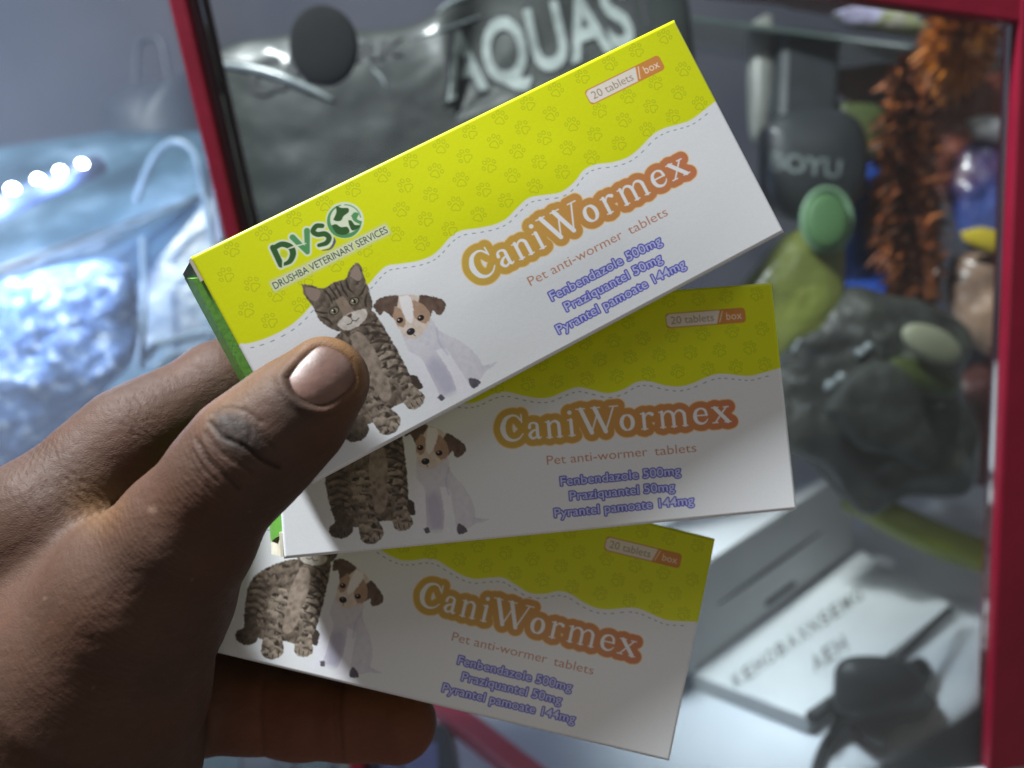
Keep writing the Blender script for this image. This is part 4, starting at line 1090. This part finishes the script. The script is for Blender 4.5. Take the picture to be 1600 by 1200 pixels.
OR = [om('orange_frond', (134, 72, 34), (152, 88, 42)), om('rust_frond', (112, 60, 34), (126, 72, 38)), om('brown_frond', (78, 48, 34), (94, 58, 38))]
leafy('plastic_plant', 'tall rusty orange plastic plant hanging behind the glass left of the red post', 'plastic plant', [(1420, 110), (1425, 200), (1418, 300), (1432, 400), (1440, 470)], 5200, .024, .0030, OR, .565, [.8, 1.2, 1.3, 1.3, 1.1, .8], 3)
leafy('plastic_plant', 'bright orange fuzzy plastic plant tuft in the top corner by the red rail', 'plastic plant', [(1505, 15), (1510, 55), (1505, 85)], 2600, .028, .0024, [om('amber_frond', (176, 98, 26), (190, 116, 36)), OR[0]], .53, [1, 1.1, .9], 5)
for (pts, d, m_, tk, nm, lab, cat, ns) in (
        ([(1400, 95), (1480, 90), (1570, 110), (1590, 240), (1560, 330), (1480, 330), (1430, 230)], .64, mat('maroon_film', (84, 40, 42), rough=.25, ramp=[(.3, (84, 48, 44)), (.6, (128, 70, 56))], scale=14, coat=.4, bump=.3, bscale=50), .02, 'maroon_packet', 'maroon film packet behind the orange plant', 'packet', .004),
        ([(1478, 290), (1500, 235), (1545, 215), (1600, 250), (1610, 340), (1560, 390), (1500, 380)], .57, mat('foil_mix', (60, 60, 90), rough=.45, ramp=[(.3, (30, 26, 30)), (.42, (70, 40, 60)), (.52, (44, 56, 112)), (.62, (60, 78, 140)), (.74, (150, 150, 156))], scale=9, detail=3, coat=.5, bump=.3, bscale=50), .02, 'foil_packet', 'blue and purple foil packet against the red post', 'packet', .004),
        ([(1500, 362), (1540, 356), (1600, 380), (1610, 396), (1560, 398), (1510, 380)], .55, mat('yellow_card', (180, 160, 40), rough=.5, color2=(160, 140, 40), scale=40), .004, 'yellow_strip', 'narrow yellow card strip under the foil packet', 'card', 0),
        ([(1490, 400), (1540, 390), (1600, 410), (1600, 520), (1560, 560), (1500, 520), (1480, 450)], .575, mat('tan_film', (128, 104, 88), rough=.35, ramp=[(.35, (92, 72, 64)), (.6, (150, 124, 104))], scale=16, coat=.3, bump=.3, bscale=60), .02, 'tan_packet', 'tan coloured packet below the yellow strip by the red post', 'packet', .003),
        ([(1505, 190), (1540, 180), (1600, 196), (1600, 230), (1550, 225), (1520, 215)], .555, mat('white_film', (176, 176, 178), rough=.3, color2=(150, 150, 156), scale=30, coat=.3), .008, 'white_tag', 'crumpled white tag above the foil packet', 'tag', .002),
        ([(1462, 600), (1530, 560), (1600, 590), (1610, 720), (1540, 760), (1470, 730), (1440, 660)], .60, mat('brown_film', (62, 36, 32), rough=.35, ramp=[(.35, (44, 30, 30)), (.65, (78, 40, 36))], scale=14, coat=.2, bump=.3, bscale=50), .022, 'brown_packet', 'dark brown packet beside the gravel bag at the red post', 'packet', .003),
        ([(1300, 22), (1345, 10), (1420, 26), (1470, 60), (1400, 56), (1330, 44)], .60, mat('patterned_film', (150, 150, 140), rough=.4, ramp=[(.3, (90, 84, 96)), (.45, (170, 166, 196)), (.55, (140, 146, 100)), (.68, (180, 176, 170))], scale=26, detail=3), .012, 'patterned_packet', 'pale patterned packet lying on the glass shelf', 'packet', .002),
        ([(1100, -8), (1180, -30), (1330, -25), (1400, 0), (1350, 24), (1240, 12)], .66, mat('plum_film', (84, 44, 56), rough=.4, color2=(104, 66, 60), scale=20), .02, 'plum_packet', 'plum coloured packet at the top edge above the pump', 'packet', .003),
        ([(1308, 108), (1400, 100), (1420, 160), (1400, 200), (1310, 150)], .63, mat('peach_card', (128, 100, 90), rough=.5, color2=(112, 92, 84), scale=20), .006, 'peach_card', 'dull peach card under the glass shelf', 'card', .001),
        ([(1308, 160), (1376, 170), (1384, 240), (1330, 250), (1306, 215)], .60, mat('olive_card', (74, 84, 44), rough=.5, color2=(64, 74, 42), scale=20), .008, 'olive_card', 'olive green card beside the pump housing', 'card', .001)):
    o = pillow(nm, [px(x, y, d) for x, y in pts], m_, tk, noise=ns, nscale=45, sharp=.4, n=90, rings=20); tag(o, lab, cat)

M_gb = bpy.data.materials.new('gravel_in_film')
M_gb = mat('gravel_film', (50, 54, 54), rough=.4, ramp=[(.30, (24, 25, 25)), (.48, (44, 46, 43)), (.62, (60, 62, 56)), (.75, (86, 88, 78))], scale=30, detail=8, coat=.2, bump=.6, bscale=90)
gb = th('gravel_bag', 'clear bag of dark grey aquarium gravel right of the middle carton', 'bag', Wd(px(1360, 740, .54)))
gbo = pillow('bag_film', [px(x, y, .53) for x, y in ((1205, 580), (1222, 505), (1275, 478), (1330, 446), (1400, 462), (1446, 470), (1520, 520), (1500, 600), (1535, 680), (1512, 770), (1420, 778), (1350, 806), (1270, 728), (1200, 690))], M_gb, 0.018, gb, noise=.006, nscale=26, n=150, rings=40)
BG = bvh_of(gbo)
for P_, w0 in (([(1338, 558), (1350, 547), (1364, 539)], 13), ([(1290, 610), (1306, 596), (1322, 586)], 14), ([(1238, 552), (1244, 540), (1250, 530)], 5), ([(1365, 665), (1378, 658)], 6), ([(1428, 705), (1436, 692)], 6), ([(1460, 636), (1475, 632)], 4)):
    Q = catmull([np.r_[p, 0] for p in map(np.array, P_)], 6)[:, :2]
    C = np.array([on_surface(BG, x, y, .0006) for x, y in Q]); t = np.linspace(0, 1, len(C))
    V, Fq = tube_geo(C, (w0 * .5 / FPX) * (0.35 + .65 * np.sin(np.pi * t)) * (0.7 + .3 * np.sin(9 * t)), 10); V, Fq = orient(V, Fq); mesh_obj('fold_glint', V, Fq, M_fold_glint, gb)  # pale streaks in place of highlights on the gravel film
st = pillow('grey_pebble', [px(x, y, .50) for x, y in ((1282, 640), (1318, 590), (1372, 562), (1425, 584), (1444, 640), (1462, 700), (1445, 735), (1395, 712), (1345, 700))], mat('pebble', (46, 49, 46), rough=.7, color2=(60, 64, 57), scale=24, bump=.3, bscale=80), .010, noise=.003, nscale=40)
tag(st, 'large smooth grey pebble in front of the gravel bag', 'pebble')
pd = pillow('pale_disc', ell(1455, 537, 50, 26, 26, .485), mat('pale_lid', (150, 152, 128), rough=.5, color2=(136, 140, 116), scale=30), .006, sharp=.3)
tag(pd, 'pale greenish oval disc resting on the gravel bag', 'disc')
dg = pillow('green_sachet', ell(1440, 590, 60, 26, 20, .50), mat('moss_film', (70, 80, 38), rough=.4, color2=(60, 70, 36), scale=30), .008)
tag(dg, 'dull moss green sachet under the pale disc', 'sachet')
hs = tube('lime_hose', catmull([px(1325, 770, .565), px(1385, 805, .555), px(1460, 842, .545), px(1530, 868, .54), px(1640, 905, .53)], 10), 0.0115, mat('lime_rubber', (122, 132, 28), rough=.4, color2=(110, 120, 30), scale=20, bump=.1, bscale=60), n=20)
tag(hs, 'thick lime green hose lying across the shelf by the red post', 'hose')

# lower right: cartons, black rosette
M_wc = mat('white_carton', (204, 208, 210), rough=.45, color2=(214, 218, 220), scale=20, bump=.08, bscale=80)
M_gc = mat('grey_carton', (180, 182, 184), rough=.5, color2=(190, 192, 194), scale=14, bump=.08, bscale=80)
H1 = 0.013
lab = th('label_carton', 'flat white carton with a row of printed characters on its lid', 'carton', Wd(shelf_at(1290, 1000)))
TOP = [shelf_at(x, y, H1) for x, y in ((1082, 1052), (1345, 860), (1486, 944), (1263, 1122))]
lid = slab('carton_body', TOP, -(H1 - .0005) * UPV, M_wc, lab, bev=.0008)
BLd = bvh_of(lid)
M_tx = mat('grey_print', (120, 124, 118), rough=.6, color2=(104, 108, 104), scale=300)


def lerp(a, b, t): return np.array(a) * (1 - t) + np.array(b) * t


a0, a1 = np.array([1148, 1078.]), np.array([1352, 934.]); up_ = np.array([-8, -20.])
glyph = 'KEHOBAXNSEMG'
nG = len(glyph)
for k, ch in enumerate(glyph):
    p0 = lerp(a0, a1, (k + .12) / nG); p1 = lerp(a0, a1, (k + .88) / nG)
    lettering('lettering', ch, [p0, p1, p1 + up_, p0 + up_], M_tx, BLd, .0004, lab, .02)
for k, ch in enumerate('AEH'):
    p0 = lerp((1274, 1052), (1330, 1012), k / 3); p1 = lerp((1274, 1052), (1330, 1012), (k + .8) / 3)
    lettering('lettering', ch, [p0, p1, p1 + up_ * 1.2, p0 + up_ * 1.2], M_tx, BLd, .0004, lab, .02)
gc = th('slotted_carton', 'tall grey white carton with a dark slot behind the middle carton', 'carton', Wd(shelf_at(1210, 960)))
B0, B1 = shelf_at(1060, 1075, H1 + .0005), shelf_at(1338, 862, H1 + .0005)
hh = 0.072
away = np.cross(B1 - B0, UPV); away /= np.linalg.norm(away)
if away @ NRM < 0: away = -away
gsl = slab('carton_body', [B0 + away * .003, B1 + away * .003, B1 + hh * UPV + away * .003, B0 + hh * UPV + away * .003], away * .055, M_gc, gc, bev=.001)
M_slot = mat('slot_shadow', (44, 46, 50), rough=.7, color2=(56, 58, 60), scale=60)
f0, f1 = B0 + .036 * UPV + away * .0032, B1 + .036 * UPV + away * .0032
V, Fq = tube_geo(np.array([f0 * (1 - t) + f1 * t for t in np.linspace(.22, .80, 14)]), .0016 * np.sin(np.pi * np.linspace(.06, .94, 14)) ** .6, 8); V, Fq = orient(Wd(V), Fq); mesh_obj('slot', V, Fq, M_slot, gc)
f0, f1 = B0 + .010 * UPV + away * .0030, B1 + .010 * UPV + away * .0030
V, Fq = tube_geo(np.array([f0 * (1 - t) + f1 * t for t in np.linspace(.46, .62, 8)]), .0022, 8); V, Fq = orient(Wd(V), Fq); mesh_obj('thumb_notch', V, Fq, M_slot, gc)

ros = th('black_rosette', 'black scalloped plastic rosette with a thin lead on the white shelf', 'rosette', Wd(shelf_at(1390, 1110)))
M_ros = mat('matt_black', (28, 30, 32), rough=.5, spec=.3, color2=(36, 38, 40), scale=40, bump=.15, bscale=120)
c0 = shelf_at(1380, 1070, .030)
pillow('bud', [px(x, y, c0[2] - .006) for x, y in ((1302, 1075), (1306, 1042), (1330, 1026), (1385, 1026), (1424, 1040), (1445, 1070), (1420, 1094), (1375, 1112), (1330, 1118), (1304, 1104))], M_ros, .014, ros, sharp=.45)
SK = [(1300, 1090), (1300, 1060), (1316, 1030), (1318, 1008), (1336, 1016), (1364, 1002), (1384, 1022), (1424, 1033), (1440, 1026), (1457, 1047), (1449, 1077), (1465, 1098), (1444, 1128), (1399, 1142), (1386, 1172), (1350, 1161), (1329, 1140), (1304, 1138)]
pillow('scalloped_skirt', [shelf_at(x, y, .010) for x, y in SK], M_ros, .003, ros, sharp=.3, n=120, rings=12)
ca = tube('thin_cable', catmull([px(1316, 1110, shelf_at(1316, 1110, .012)[2]), shelf_at(1306, 1140, .006), shelf_at(1288, 1170, .003), shelf_at(1274, 1215, .003), shelf_at(1262, 1300, .003)], 8), .0034, M_ros, ros)
tube('pin', [shelf_at(1268, 1122, .018 + H1 * .4), px(1320, 1085, shelf_at(1320, 1085, .02)[2])], .0042, M_ros, ros)
tube('stalk', [px(1390, 1040, shelf_at(1390, 1040, .03)[2]), shelf_at(1484, 952, .020)], .0022, M_ros, ros)

# bottom: red batten and a colour chart
rd = slab('red_batten', [shelf_at(x, y, .012) for x, y in ((560, 1010), (604, 1010), (900, 1235), (838, 1235))], -.0115 * UPV, mat('rose_paint', (196, 52, 78), rough=.4, color2=(206, 64, 88), scale=20), bev=.001)
tag(rd, 'rose red batten lying on the white shelf under the lowest carton', 'batten')
cc = th('colour_chart', 'card with a row of pale colour swatches below the bent finger', 'colour chart', Wd(shelf_at(450, 1230)))
slab('card', [shelf_at(x, y, .004) for x, y in ((160, 1150), (700, 1130), (740, 1330), (160, 1340))], -.0035 * UPV, mat('dark_card', (56, 60, 66), rough=.5, color2=(64, 68, 74), scale=30), cc)
for x0, x1, c in ((284, 372, (128, 160, 156)), (378, 424, (150, 156, 156)), (428, 452, (128, 140, 138)), (466, 512, (120, 150, 140)), (528, 562, (150, 152, 120)), (572, 622, (118, 118, 156)), (630, 682, (132, 136, 180)), (180, 270, (120, 150, 148))):
    slab('swatch', [shelf_at(x, y, .0045 + .0004) for x, y in ((x0, 1160), (x1, 1160), (x1 + 8, 1270), (x0 + 4, 1270))], -.0008 * UPV, mat('swatch_ink', c, rough=.4, color2=tuple(max(0, q - 8) for q in c), scale=60), cc)
